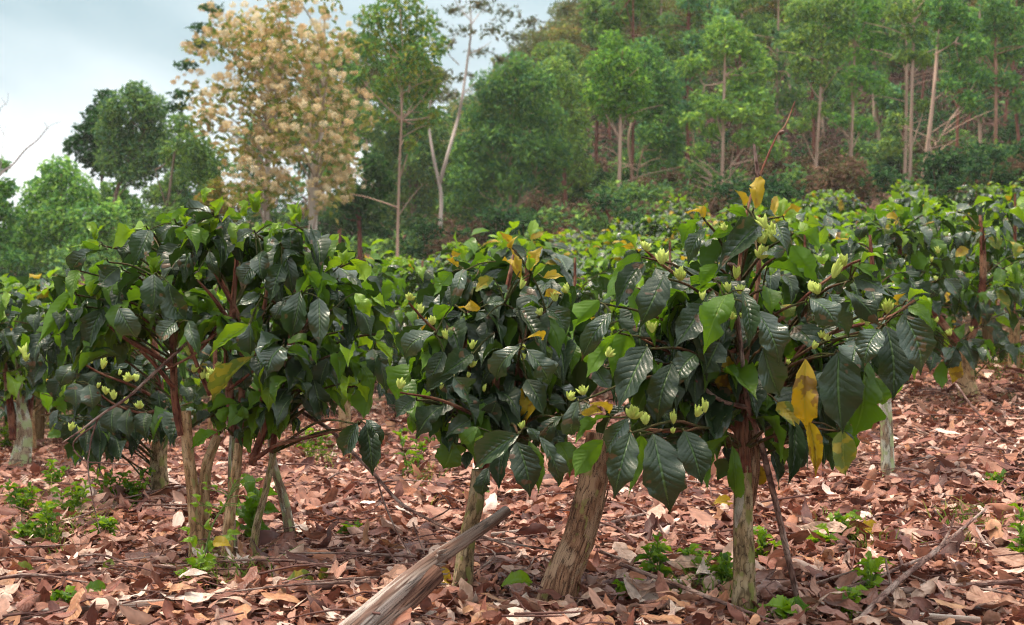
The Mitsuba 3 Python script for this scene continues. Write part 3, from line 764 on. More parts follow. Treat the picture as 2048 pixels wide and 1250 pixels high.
for q, (px, D) in enumerate(back):
    base = ground_h((px - 1024) / F * D, D)
    by = 625 - (base - CAM_Z) / D * F
    limit = float(np.interp(px, TOP_X, TOP_Y)) + r.uniform(0, 50)
    row = min(names, key=lambda a: abs(a - D))
    tall = r.uniform(6.0, 9.5) if row < 55 else r.uniform(5.5, 8)
    top = max(by - tall / D * F, limit)
    if by - top < 60 or by < -60:
        continue
    half = (48 if row < 70 else 75) * 36 / D
    if row == 72:
        lobes = [(px + r.uniform(-1, 1) * half * 1.6, top + 20 + r.uniform(0, 0.45) * (by - top), r.uniform(34, 60), r.uniform(14, 24)) for _ in range(11)]
    else:
        lobes = rand_lobes(px, top, top + (by - top) * (0.62 if row > 45 else 0.66), half * 1.25, r, n=9 if row < 45 else 10, size=40 * 38 / D * (1 if row < 55 else 1.25))
    pal = OLIVE if row == 72 or (row == 60 and r.random() < 0.75) else EUC
    n, lab, grp = names[row]
    side = 'left' if px < 760 else 'middle' if px < 1300 else 'right of the middle' if px < 1700 else 'far right'
    lab, grp = f'{lab}, {side}', f'{grp}, {side}'
    tree(n, lab, 'tree', D, [[(px + r.uniform(-12, 12), by), (px + r.uniform(-8, 8), (by + top) / 2), (px, top + 30)]], lobes, pal, RED if r.random() < 0.6 else PINK, 200 + q,
         size=0.22, width=0.085, group=grp, twigs=7 if row < 55 else 0, r0=0.07, density=0.9 if row < 70 else 0.8)

# thicket that covers the hillside between and behind the trees
rows, D = [], 43.0
while D < 105:
    for px in np.arange(560, 2180, 46 * 45 / D + 14):
        x, y = (px + r.uniform(-25, 25) - 1024) / F * D, D + r.uniform(-1, 1)
        if x < -0.11 * y + 1 and y > 56:
            continue
        z = float(ground_h(x, y))
        s_ = r.uniform(0.8, 1.6) * (1 + (D - 43) / 60)
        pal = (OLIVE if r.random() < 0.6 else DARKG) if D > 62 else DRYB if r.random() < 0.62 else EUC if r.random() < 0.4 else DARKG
        rows.append(leaves_cloud(150, (x, y, z + 0.42 * s_), (0.62 * s_, 0.55 * s_, 0.55 * s_), 0.24 * (D / 50), 0.11 * (D / 50), pal, r, 0.4, 0.4))
    D *= 1.035
v, f, c = colored(rows)
add('hillside_thicket', (v, f), 'far_leaf', smooth=True, color=c, label='green thicket covering the hillside between the trees', kind='stuff')

# undergrowth along the foot of the forest
for q in range(130):
    px, D = (r.uniform(-40, 2090) if q < 84 else r.uniform(1000, 2090)), r.uniform(28, 45)
    x = (px - 1024) / F * D
    z = ground_h(x, D)
    side = ('left end', 'part under the tan tree', 'middle', 'right of the middle', 'right end')[int(np.clip(px / 410, 0, 4))]
    n = thing('undergrowth_bush', f'low bush in the shade at the foot of the forest, {side}', 'bush', f'bushes at the foot of the forest, {side}')
    parts, stems = [], []
    hgt = r.uniform(0.5, 1.3) if px > 600 else r.uniform(0.8, 1.7)
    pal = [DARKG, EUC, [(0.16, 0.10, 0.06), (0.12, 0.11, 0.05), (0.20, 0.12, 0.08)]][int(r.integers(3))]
    for _ in range(5):
        c = np.array([x + r.normal() * 0.5, D + r.normal() * 0.4, z + hgt * r.uniform(0.35, 0.95)])
        parts.append(leaves_cloud(150, c, (0.45, 0.4, 0.33), 0.17, 0.07, pal, r, 0.2, 0.2))
        stems.append(limb([[x, D, z - 0.05], c], [0.02, 0.008], RED, 4, 4))
    add_colored('stems', stems, 'far_bark', n)
    add_colored('foliage', parts, 'far_leaf', n)
dead = []
for q in range(60):                     # dead brush and fallen branches of the forest floor, one tangled mass
    D = r.uniform(29, 52)
    px = r.uniform(560, 2100)
    x = (px - 1024) / F * D
    z = ground_h(x, D)
    d = unit([r.normal(), r.normal() * 0.4, abs(r.normal()) * 0.7]) * r.uniform(0.8, 2.6)
    dead.append(limb([[x, D, z], np.array([x, D, z]) + d * 0.5 + [0, 0, 0.15], np.array([x, D, z]) + d], [0.016, 0.010, 0.004], (0.20, 0.115, 0.09) if r.random() < 0.7 else (0.30, 0.20, 0.16), 4, 5))
v, f, c = colored(dead)
add('dead_brush', (v, f), 'far_bark', smooth=True, color=c, label='tangle of dead brown branches on the forest floor', kind='stuff')

# ------------------------------------------------------------------ coffee field: far bushes are copies of a few bushes
def far_bush(seed, nleaf=260, pairs_lit=0.5):
    r = np.random.default_rng(seed)
    grp = {'type': 'shapegroup'}
    tr = [tube([[0, 0, -0.1], [0.02, 0.0, 0.35], [0.0, 0.02, 0.75]], [0.035, 0.03, 0.012], 7, 9)]
    for i in range(14):
        a = r.uniform(0, 6.28)
        z = r.uniform(0.2, 0.85)
        d = np.array([math.cos(a), math.sin(a), 0])
        tr.append(tube([[0, 0, z * 0.8], d * 0.25 + [0, 0, z], d * 0.45 + [0, 0, z - 0.02]], [0.006, 0.005, 0.003], 4, 5))
    grp['trunk'] = mikit.ply(join(tr), 'bark_tan', smooth=True)
    made = {}
    rest = {}
    n = 0
    for i in range(nleaf):
        # shell of a dome, drooping pairs
        zz = r.random() ** 0.75
        a = r.uniform(0, 6.28)
        rad = 0.56 * math.sqrt(max(0.02, 1 - (zz * 0.96) ** 2.2)) * r.uniform(0.55, 1.05) * (0.85 + 0.3 * math.sin(3 * a + seed))
        if zz < 0.15:
            rad *= 0.8
        p = np.array([math.cos(a) * rad, math.sin(a) * rad, 0.20 + 0.85 * zz + r.uniform(-0.05, 0.04)])
        o = np.array([math.cos(a), math.sin(a), 0])
        top = zz > 0.80
        young = (top and r.random() < 0.38) or r.random() < 0.06
        L = r.uniform(0.125, 0.18) * (0.75 if young else 1)
        d = unit(o * r.uniform(0.3, 1.0) + r.normal(0, 0.45, 3) * [1, 1, 0.3] + [0, 0, r.uniform(-0.4, 0.9) if young else -r.uniform(0.3, 1.3)])
        nrm = np.array([0, 0, 1.0]) + o * r.uniform(0.2, 0.9) + r.normal(0, 0.25, 3)
        t = r.random()
        mat = ('leaf_young' if t < 0.72 else 'leaf_green' if t < 0.92 else 'leaf_bronze') if young else ('leaf_mature' if t < 0.40 else 'leaf_glossy' if t < 0.70 else 'leaf_green' if t < 0.97 else 'leaf_yellow')
        ply = leaf_ply(int(r.integers(3)), mat, True)
        M = frame(p, p + d * L, L * r.uniform(0.42, 0.52), nrm)
        if n < 110:
            grp['leaf' if n == 0 else f'leaf_{n:03d}'] = {**ply, 'to_world': T(M)}
            n += 1
        else:
            rest.setdefault(mat, []).append((int(r.integers(3)), M))
    for j, (mat, rows) in enumerate(rest.items()):
        vs, fs, us, o = [], [], [], 0
        for i, M in rows:
            v, f, uv = SMALL_SHAPES[i]
            vs.append(v @ M[:3, :3].T + M[:3, 3]), fs.append(f + o), us.append(uv)
            o += len(v)
        grp[f'foliage__{j:03d}'] = mikit.ply((np.vstack(vs), np.vstack(fs)), mat, smooth=True, uv=np.vstack(us))
    return grp


for g in range(5):
    scene[f'bushgroup_{g}'] = far_bush(300 + g, 330)
r = np.random.default_rng(12)


def far_coffee(px, D, H, g=None, wide=1.0, label=None, group=None):
    p = at(px, 625, D)
    p[2] = ground_h(p[0], p[1])
    side = 'left' if px < 700 else 'centre' if px < 1400 else 'right'
    row = 'nearer' if D < 12 else 'middle' if D < 18 else 'farthest'
    k = thing('coffee_bush', f'rounded coffee bush with bright green tips in the {row} rows behind, {side} part', 'coffee bush', f'coffee bushes of the {row} rows, {side} part')
    s = H / 1.05
    scene[k] = {'type': 'instance', 'to_world': T().translate(p) @ T().rotate([0, 0, 1], float(r.uniform(0, 360))) @ T().scale([s * wide, s * wide, s]),
                'group': {'type': 'ref', 'id': f'bushgroup_{int(r.integers(5)) if g is None else g}'}}
    labels[f'{k}__foliage'] = {'kind': 'stuff'}
    return k


D = 8.8
row = 0
while D < 24.5:
    half = 0.40 * D + 0.6
    x = -half + r.uniform(0, 0.9)
    while x < half:
        px = 1024 + x / D * F
        H = r.uniform(0.80, 1.10) * (0.98 if px > 1600 else 1.0)
        far_coffee(px + r.uniform(-15, 15), D + r.uniform(-0.25, 0.25), H, wide=r.uniform(0.95, 1.2))
        x += r.uniform(0.85, 1.15) * (1.0 if D < 16 else 1.25)
    D += 1.45 if D < 16 else 1.9
    row += 1

# ------------------------------------------------------------------ coffee shrubs near the camera
def px_stem(parent, pts, D, radii, mat, name='stem', sides=9, n=22, bark=0.08, label=None, grounded=False, dz=None):
    dz = dz or [0] * len(pts)
    p = [at(x, y, D + z) for (x, y), z in zip(pts, dz)]
    if grounded:
        p[0][2] = ground_h(p[0][0], p[0][1]) - 0.03
    rr = np.asarray(radii, float) / F * D
    if grounded:
        rr = np.interp(np.linspace(0, 1, 18), np.linspace(0, 1, len(rr)), rr)
        rr[:4] *= [1.55, 1.38, 1.18, 1.06]
    add(name, tube(p, rr, sides, n, bark=bark, seed=int(rng.integers(999))), mat, parent, label=label)
    return p


def depth_at(px, py):
    return float(on_ground(px, py)[1])


# --- row shrubs in the middle distance, each with its own leaves
def row_shrub(px, D, H, half, label, n=20, trunk_mat='bark_tan', weights=(0.32, 0.24, 0.28, 0.15, 0.01), two=False, skirt=0.28, spread=0.34, group=None):
    k = thing('coffee_shrub', label, 'coffee shrub', group)
    x = (px - 1024) / F * D
    z = float(ground_h(x, D))
    by = 625 - (z - CAM_Z) / D * F
    s = F / D
    top = by - H * s
    hp = half * s
    poly = [(px - hp * 0.75, by - skirt * s), (px - hp, by - (skirt + 0.25) * s), (px - hp * 0.9, top + 0.32 * s), (px - hp * 0.5, top + 0.1 * s), (px, top), (px + hp * 0.55, top + 0.08 * s),
            (px + hp * 0.95, top + 0.3 * s), (px + hp, by - (skirt + 0.22) * s), (px + hp * 0.7, by - skirt * s)]
    stems = []
    for q in range(2 if two else 1):
        o = (q - 0.5) * 30 if two else 0
        pts = [(px + o * 0.4 + rng.uniform(-6, 6), by), (px + o, by - 0.3 * H * s), (px + o * 1.5, by - 0.62 * H * s), (px + o * 1.2, top + 0.05 * s)]
        low = px_stem(k, pts[:2], D, [0.036 * s, 0.027 * s], trunk_mat, 'trunk', 9, 10, 0.15, grounded=True)
        up = px_stem(k, pts[1:], D, [0.014 * s, 0.011 * s, 0.006 * s], 'bark_shoot', 'stem', 7, 12)
        stems.append(np.array(low + up[1:]))
    crown_fill(k, D, poly, stems, n, (-spread, spread), list('dlgyY'), weights, 1, top_young=top + 0.30 * s)
    return k


row_shrub(-70, 6.6, 1.05, 0.55, 'coffee shrub cut by the left edge, behind the dark flowering shrub', 16)
row_shrub(60, 7.9, 1.0, 0.55, 'coffee shrub behind at the far left with a dark leafy top', 16)
row_shrub(230, 7.6, 1.02, 0.55, 'coffee shrub just behind the left edge of the large many-stemmed shrub', 16)
row_shrub(430, 7.8, 0.95, 0.5, 'coffee shrub hidden behind the large many-stemmed shrub', 12)
row_shrub(688, 7.0, 0.98, 0.50, 'coffee shrub behind the right side of the large many-stemmed shrub', 22)
row_shrub(845, 7.8, 0.98, 0.50, 'coffee shrub behind the gap left of the middle shrub', 22)
row_shrub(1010, 8.3, 0.95, 0.50, 'coffee shrub behind the top of the middle shrub', 18)
row_shrub(1150, 7.2, 0.92, 0.45, 'coffee shrub behind the gap between the middle and the right shrub', 20)
row_shrub(1340, 8.2, 1.0, 0.55, 'coffee shrub behind the left shoulder of the right shrub', 20)
row_shrub(1610, 7.6, 1.0, 0.50, 'coffee shrub behind the right shoulder of the right shrub', 20)
row_shrub(2030, 8.0, 1.1, 0.55, 'coffee shrub cut by the right edge in the second row', 18)

# --- left edge shrub with the split grey trunk
k = thing('coffee_shrub', 'coffee shrub at the left edge with a thick split trunk and thin light leaves', 'coffee shrub')
D = depth_at(38, 940)
st = px_stem(k, [(38, 940), (48, 870), (40, 790), (30, 640)], D, [22, 17, 8, 4], 'bark_lichen', 'trunk', 10, 20, 0.25, grounded=True)
st2 = px_stem(k, [(30, 880), (22, 820), (5, 700)], D, [11, 8, 4], 'bark_shoot', 'stem')
st3 = px_stem(k, [(50, 870), (62, 800), (66, 720)], D + 0.05, [9, 6, 4], 'bark_shoot', 'stem')
crown_fill(k, D, [(-40, 560), (30, 560), (110, 610), (140, 700), (110, 800), (20, 800), (-60, 830)], [np.array(st), np.array(st2)], 34, (-0.25, 0.3), list('lgyd'), (0.35, 0.35, 0.2, 0.1), 1, top_young=690)

# --- dark flowering shrub behind the large one, left
k = thing('coffee_shrub', 'dark flowering coffee shrub on one thick trunk, behind the large many-stemmed shrub', 'coffee shrub')
D = depth_at(325, 1000)
st = px_stem(k, [(327, 1000), (318, 930), (325, 860)], D, [20, 16, 14], 'bark_mossy', 'trunk', 12, 20, 0.2, grounded=True)
st2 = px_stem(k, [(325, 870), (318, 760), (300, 640), (280, 570)], D, [10, 8, 6, 3], 'bark_shoot', 'stem')
stems = [np.array(st + st2[1:])]
poly = [(10, 640), (90, 600), (200, 600), (340, 680), (400, 760), (390, 860), (350, 905), (300, 880), (225, 940), (150, 935), (95, 850), (40, 770)]
crown_fill(k, D, poly, stems, 44, (-0.28, 0.3), list('dlg'), (0.72, 0.16, 0.12), 1)
spec = [(335, 945, 345, 1060, 95, 'l', -.33), (405, 950, 425, 1070, 95, 'l', -.34), (520, 1050, 520, 1195, 110, 'd', -.3), (660, 1080, 670, 1210, 85, 'd', -.3), (330, 1110, 330, 1235, 85, 'd', -.3),
        (440, 1110, 460, 1240, 80, 'd', -.25), (590, 1060, 590, 1200, 70, 'd', -.3), (350, 860, 275, 970, 80, 'l', -.3), (450, 900, 395, 1000, 90, 'd', -.25), (300, 900, 250, 1030, 75, 'd', -.2), (200, 850, 150, 970, 80, 'd', -.2),
        (250, 1020, 300, 1100, 60, 'g', -.2), (760, 1060, 790, 1190, 80, 'd', -.1), (720, 980, 740, 1100, 80, 'd', -.1), (215, 1190, 300, 1180, 40, 'g', -.3), (170, 800, 130, 900, 70, 'l', -.2)]
nodes = hero_leaves(k, D, spec, (0, 350, 2.273))
fl = [(163, 717), (183, 729), (204, 740), (237, 752), (262, 763), (195, 778), (212, 790), (228, 801), (252, 810), (280, 819), (272, 765), (140, 864), (165, 870), (50, 712), (52, 725), (415, 760), (427, 757)]
fn = [at(x, y, D - 0.36) for x, y in fl]
for p in fn:
    flowers(k, p, 1.25)
for line in ([(163, 725), (204, 748), (262, 770), (300, 790)], [(195, 785), (228, 808), (280, 826), (320, 820)]):
    add('branch', tube([at(x, y, D - 0.36 + 0.1 * i) for i, (x, y) in enumerate(line)], [0.003, 0.006], 6, 12), 'bark_shoot', k)
for c in cluster(nodes):
    branch_to(k, stems, c[0] + [0, 0.03, 0.0], extra=c)

# --- right-hand shrubs behind
k = thing('coffee_shrub', 'tall bushy coffee shrub at the right edge, its short trunk above the leafy slope', 'coffee shrub')
D = depth_at(1945, 800)
st = px_stem(k, [(1945, 805), (1930, 740), (1925, 690)], D, [22, 17, 15], 'bark_tan', 'trunk', 12, 16, 0.2, grounded=True)
st2 = px_stem(k, [(1928, 720), (1962, 600), (1966, 500), (1960, 430)], D, [10, 8, 6, 3], 'bark_shoot', 'stem')
st3 = px_stem(k, [(1925, 700), (1850, 600), (1805, 540), (1800, 450)], D, [9, 7, 5, 3], 'bark_shoot', 'stem')
stems = [np.array(st + st2[1:]), np.array(st + st3[1:])]
crown_fill(k, D, [(1690, 480), (1760, 420), (1850, 415), (1950, 420), (2080, 430), (2090, 700), (1990, 740), (1930, 700), (1840, 740), (1760, 700), (1700, 620)], stems, 46, (-0.35, 0.35), list('dlgymY'), (0.20, 0.36, 0.30, 0.11, 0.02, 0.01), 1, top_young=510)
spec = [(590, 210, 535, 290, 0, 'l'), (535, 210, 565, 320, 0, 'l')]
spec = [(555, 207, 545, 295, 62, 'l'), (600, 240, 605, 325, 55, 'l'), (520, 245, 490, 330, 48, 'l'), (740, 410, 790, 505, 60, 'l'), (785, 400, 820, 460, 42, 'l'), (645, 435, 715, 480, 60, 'l'), (470, 210, 400, 300, 50, 'g'), (440, 200, 415, 270, 45, 'd'),
        (830, 640, 870, 715, 55, 'l'), (800, 640, 850, 800, 60, 'd'), (770, 665, 740, 755, 60, 'd'), (790, 680, 765, 810, 40, 'Y'), (740, 720, 730, 830, 55, 'g'), (700, 690, 680, 770, 55, 'd'), (890, 590, 960, 610, 40, 'l'), (930, 560, 990, 600, 30, 'y'), (900, 560, 940, 550, 24, 'y'), (905, 255, 945, 305, 55, 'm'), (985, 270, 1005, 340, 45, 'm'),
        (700, 260, 715, 340, 60, 'g'), (630, 300, 660, 380, 60, 'g'), (780, 330, 830, 300, 40, 'b'), (650, 250, 690, 270, 36, 'l'), (770, 250, 820, 285, 48, 'l'), (560, 180, 500, 190, 30, 'b'), (700, 160, 665, 180, 30, 'y'), (580, 165, 545, 122, 28, 'y'), (665, 175, 680, 122, 30, 'y'), (940, 650, 990, 660, 40, 'd'), (870, 500, 900, 580, 50, 'd'), (980, 420, 1010, 500, 50, 'l')]
nodes = hero_leaves(k, D, spec, (1500, 340, 1.894))
for x, y in ((1876, 645), (1902, 672), (1943, 665), (1872, 562), (1863, 525), (1877, 508)):
    flowers(k, at(x, y, D - 0.3), 1.3)
for c in cluster(nodes, 0.12):
    branch_to(k, stems, c[0] + [0, 0.03, 0.0], extra=c)

k = thing('coffee_shrub', 'coffee shrub on a slim lichen spotted trunk behind the right shrub', 'coffee shrub')
D = depth_at(1777, 962)
st = px_stem(k, [(1777, 962), (1774, 890), (1770, 800), (1765, 740)], D, [15, 13, 12, 9], 'bark_lichen', 'trunk', 12, 24, 0.12, grounded=True)
st2 = px_stem(k, [(1765, 745), (1750, 640), (1745, 540), (1740, 470)], D, [8, 6, 5, 3], 'bark_shoot', 'stem')
stems = [np.array(st + st2[1:])]
crown_fill(k, D, [(1640, 500), (1720, 450), (1790, 500), (1850, 600), (1870, 700), (1800, 780), (1720, 790), (1640, 700)], stems, 22, (-0.15, 0.3), list('dlgy'), (0.45, 0.25, 0.22, 0.08), 1, top_young=540)

# --- the large shrub of several cut stems, left
big = k = thing('coffee_shrub', 'large coffee shrub on several tan cut stems, in the left foreground', 'coffee shrub')
D = 3.75
ST = []
for pts, rad, mat, lab, dz in (
        ([(398, 1135), (388, 1010), (376, 900), (372, 822)], [22, 17, 15, 13], 'bark_tan', None, [0, .0, 0, 0]),
        ([(404, 1125), (408, 1000), (414, 930), (436, 872)], [19, 16, 14, 13], 'bark_tan', None, [.06, .06, .08, .1]),
        ([(452, 1150), (458, 1050), (470, 960), (478, 886)], [17, 15, 14, 12], 'bark_tan', None, [-.06, -.03, 0, 0]),
        ([(470, 1060), (462, 960), (466, 850)], [11, 9, 8], 'bark_lichen', None, [.1, .1, .1]),
        ([(498, 1145), (512, 1060), (532, 980), (548, 900)], [15, 11, 9, 8], 'bark_mossy', None, [-.03, 0, .0, .02]),
        ([(590, 1092), (570, 1010), (548, 930), (538, 850)], [18, 14, 11, 8], 'bark_lichen', 'pale weathered leaning stem', [.30, .25, .2, .15])):
    px_stem(k, pts, D, [q_ * 0.76 for q_ in rad], mat, 'trunk', 28, 70, 0.14, label=lab, grounded=True, dz=dz)
for pts, rad in (([(366, 870), (350, 800), (346, 700), (335, 600), (330, 500)], [11, 8, 7, 5, 3]),
                 ([(466, 870), (455, 720), (462, 650), (470, 560), (480, 440)], [9, 8, 7, 5, 3]),
                 ([(478, 890), (484, 760), (478, 640), (420, 520), (400, 430)], [8, 7, 6, 5, 3]),
                 ([(503, 930), (530, 850), (562, 740), (580, 690), (590, 560)], [9, 8, 7, 6, 3]),
                 ([(545, 905), (555, 820), (575, 720), (640, 600), (660, 540)], [7, 6, 5, 4, 3]),
                 ([(530, 850), (520, 760), (515, 690), (540, 560), (560, 480)], [6, 5, 5, 4, 3])):
    ST.append(np.array(px_stem(k, pts, D, rad, 'bark_shoot', 'stem', 8, 22, 0.05)))
for pts, rad in (([(345, 733), (300, 705), (255, 680), (215, 650)], [6, 5, 4, 2]), ([(347, 775), (310, 730), (280, 700)], [5, 4, 3]), ([(440, 640), (400, 700), (330, 740)], [3, 3, 2]),
                 ([(420, 790), (390, 720), (370, 660)], [5, 4, 3]), ([(550, 772), (620, 750), (690, 722)], [5, 4, 2]), ([(508, 920), (560, 888), (640, 870), (720, 848)], [5, 4, 3, 2]),
                 ([(460, 645), (430, 600), (395, 560)], [5, 4, 2]), ([(455, 780), (490, 755), (520, 730)], [4, 3, 2]), ([(470, 620), (430, 670), (395, 690)], [4, 3, 2])):
    add('branch', tube([at(x, y, D - 0.05 - 0.03 * i) for i, (x, y) in enumerate(pts)], np.array(rad) / F * D, 7, 14, bark=0.05), 'bark_shoot', k)
polyL = [(85, 640), (150, 500), (300, 440), (400, 410), (520, 430), (640, 460), (730, 540), (780, 640), (775, 740), (700, 830), (620, 830), (560, 850), (520, 780), (440, 700), (330, 680), (250, 720), (150, 740)]
crown_fill(k, D, polyL, ST, 84, (-0.26, 0.34), list('dlgy'), (0.30, 0.24, 0.37, 0.09), 1, top_young=500, leaf_scale=0.92)
crown_fill(k, D, [(430, 790), (520, 770), (600, 820), (590, 870), (480, 890), (400, 870)], ST, 12, (-0.1, 0.2), list('dg'), (0.4, 0.6), 1, leaf_scale=0.8)
specL = [(960, 170, 850, 215, 95, 'l'), (860, 150, 775, 235, 40, 'g'), (785, 205, 700, 215, 35, 'g'), (655, 235, 510, 335, 48, 'y'), (680, 250, 605, 415, 100, 'l'), (450, 310, 315, 330, 38, 'y'),
         (490, 340, 330, 470, 62, 'l'), (450, 325, 330, 400, 50, 'g'), (475, 385, 395, 530, 60, 'g', -.1), (540, 420, 440, 555, 110, 'd'), (700, 450, 690, 625, 110, 'l', -.27), (765, 490, 850, 660, 110, 'l', -.25),
         (500, 550, 510, 625, 70, 'l'), (540, 605, 625, 745, 110, 'l', -.25), (470, 605, 420, 830, 100, 'd'), (330, 535, 170, 770, 85, 'g'), (370, 580, 230, 740, 60, 'g', -.15), (370, 590, 290, 850, 85, 'g', -.12),
         (850, 230, 815, 300, 65, 'g'), (880, 240, 935, 320, 60, 'g'), (885, 270, 880, 430, 68, 'd'), (950, 345, 1000, 470, 48, 'd'), (1150, 255, 1075, 310, 60, 'l'), (1320, 245, 1325, 375, 82, 'l'), (1360, 260, 1370, 370, 50, 'l', -.15),
         (1390, 240, 1440, 450, 60, 'g'), (1270, 310, 1205, 330, 48, 'l', -.25), (1170, 395, 1095, 515, 90, 'l'), (1190, 345, 1200, 490, 85, 'l', -.24), (1290, 350, 1330, 550, 80, 'l'), (1280, 405, 1225, 600, 85, 'd'),
         (1365, 530, 1320, 745, 112, 'l', -.28), (1450, 560, 1455, 795, 98, 'l', -.25), (1295, 575, 1245, 665, 68, 'l', -.2), (1180, 545, 1075, 595, 55, 'l'), (800, 670, 735, 790, 105, 'l', -.27), (855, 665, 910, 840, 62, 'l', -.26),
         (1130, 680, 940, 845, 62, 'y', -.24), (1140, 675, 1140, 820, 90, 'l', -.26), (1285, 780, 1215, 915, 130, 'l', -.3), (1305, 800, 1420, 860, 46, 'g'), (1150, 825, 965, 1030, 78, 'm', -.2), (1110, 870, 1120, 985, 90, 'l', -.1),
         (810, 320, 690, 430, 80, 'd', -.1), (1460, 495, 1545, 575, 70, 'l'), (1420, 500, 1500, 600, 50, 'g'), (780, 235, 720, 300, 70, 'l'), (1010, 215, 1080, 190, 30, 'y'), (1100, 200, 1000, 205, 40, 'g'),
         (1040, 270, 990, 330, 60, 'd', -.1), (600, 300, 560, 400, 70, 'd', -.05), (760, 400, 800, 470, 80, 'd', 0), (1250, 220, 1195, 260, 40, 'g'), (1280, 240, 1220, 290, 50, 'g', -.1), (900, 440, 905, 480, 36, 'y'), (830, 560, 900, 640, 60, 'g', -.05),
         (550, 540, 600, 610, 60, 'd', -.08), (640, 520, 560, 560, 50, 'g', -.1), (960, 740, 900, 700, 40, 'd', 0), (1010, 600, 960, 720, 70, 'g', .05), (1200, 620, 1080, 640, 70, 'd', -.05), (720, 640, 660, 740, 60, 'g', 0),
         (1080, 1040, 950, 1080, 55, 'g', -.1), (1060, 1060, 1005, 1130, 60, 'g', -.12), (1100, 1050, 1110, 1110, 50, 'g', -.14), (1200, 990, 1130, 1060, 60, 'g', -.1), (990, 1170, 870, 1245, 60, 'g', -.15), (1250, 1080, 1270, 1200, 80, 'g', 0), (960, 1090, 890, 1140, 70, 'd', 0), (1120, 1150, 1140, 1270, 70, 'g', .05), (1420, 970, 1450, 1130, 80, 'd', -.05), (1350, 980, 1330, 1150, 80, 'd', .1), (1480, 880, 1540, 980, 60, 'l', -.1), (1450, 820, 1400, 950, 80, 'd', 0)]
nodes = hero_leaves(k, D, specL, (0, 350, 2.273))
specL2 = [(200, 170, 100, 225, 66, 'y'), (225, 160, 295, 260, 72, 'y'), (150, 370, 215, 440, 48, 'l', -.25), (255, 360, 325, 510, 72, 'l'), (250, 310, 320, 420, 62, 'y'), (330, 335, 390, 380, 42, 'y'), (335, 370, 450, 440, 58, 'l'),
          (330, 565, 335, 695, 98, 'l', -.27), (365, 565, 395, 770, 68, 'l', -.22), (285, 590, 190, 600, 56, 'l'), (345, 535, 425, 620, 38, 'y', -.28), (185, 610, 165, 750, 46, 'l'), (260, 900, 195, 1055, 92, 'l', -.3), (300, 905, 330, 1145, 98, 'd', -.26),
          (300, 885, 375, 1000, 62, 'l', -.3), (345, 960, 350, 1105, 42, 'g', -.2), (60, 700, 95, 890, 90, 'd'), (130, 605, 90, 750, 80, 'd'), (340, 710, 290, 880, 110, 'g', -.05), (100, 280, 180, 350, 60, 'l'), (80, 290, 20, 200, 50, 'g'), (160, 300, 120, 270, 40, 'g'), (250, 640, 240, 720, 60, 'g', 0), (220, 430, 250, 530, 60, 'g', -.1), (380, 480, 420, 560, 60, 'd', -.1), (20, 590, 60, 640, 40, 'l')]
nodes += hero_leaves(k, D, specL2, (600, 450, 2.272))
for c in cluster(nodes, 0.09):
    branch_to(k, ST, c[0] + [0, 0.035, -0.005], extra=c)
for x, y in ((408, 405), (507, 415), (512, 425), (310, 545), (190, 480), (310, 552), (140, 585), (185, 592), (195, 600), (510, 640), (615, 555), (590, 440), (600, 445), (690, 530), (490, 432), (548, 475), (755, 690), (360, 640)):
    p = at(x, y, D - 0.2)
    for s_ in (-1, 1, 0.2):
        d = unit([s_ * 0.5 + rng.normal(0, .15), rng.normal(0, .3), 0.9])
        L = rng.uniform(0.03, 0.055)
        place_leaf(k, p, p + d * L, L * 0.38, [-s_ * 0.6, -0.8, 0.5], 'leaf_young', label=ODD['y'])
for x, y in ((375, 705), (378, 712), (405, 760), (420, 758), (385, 745), (440, 735)):
    flowers(k, at(x, y, D - 0.08), 0.8)

# --- the middle shrub
k = thing('coffee_shrub', 'coffee shrub in the middle with bronze tips on one slim mossy trunk', 'coffee shrub')
D = depth_at(922, 1200)
px_stem(k, [(920, 1200), (932, 1100), (950, 1010), (958, 940)], D, [23, 18, 17, 15], 'bark_mossy', 'trunk', 32, 90, 0.13, grounded=True)
ST = []
for pts, rad in (([(962, 960), (988, 800), (1000, 680), (1010, 600), (1030, 500)], [9, 8, 8, 6, 4]), ([(1010, 880), (1032, 800), (1042, 700), (1052, 600), (1055, 520)], [9, 9, 8, 6, 4]), ([(965, 950), (1000, 900), (1020, 860)], [10, 9, 9]), ([(955, 930), (940, 820), (930, 700), (940, 600)], [7, 6, 5, 3])):
    ST.append(np.array(px_stem(k, pts, D, rad, 'bark_shoot', 'stem', 8, 22, 0.06)))
polyM = [(880, 560), (960, 510), (1060, 520), (1120, 570), (1160, 640), (1170, 720), (1170, 820), (1130, 900), (1060, 940), (960, 920), (890, 900), (830, 850), (800, 800), (830, 690), (860, 610)]
crown_fill(k, D, polyM, ST, 58, (-0.16, 0.34), list('dlg'), (0.60, 0.2, 0.2), 1, leaf_scale=0.92)
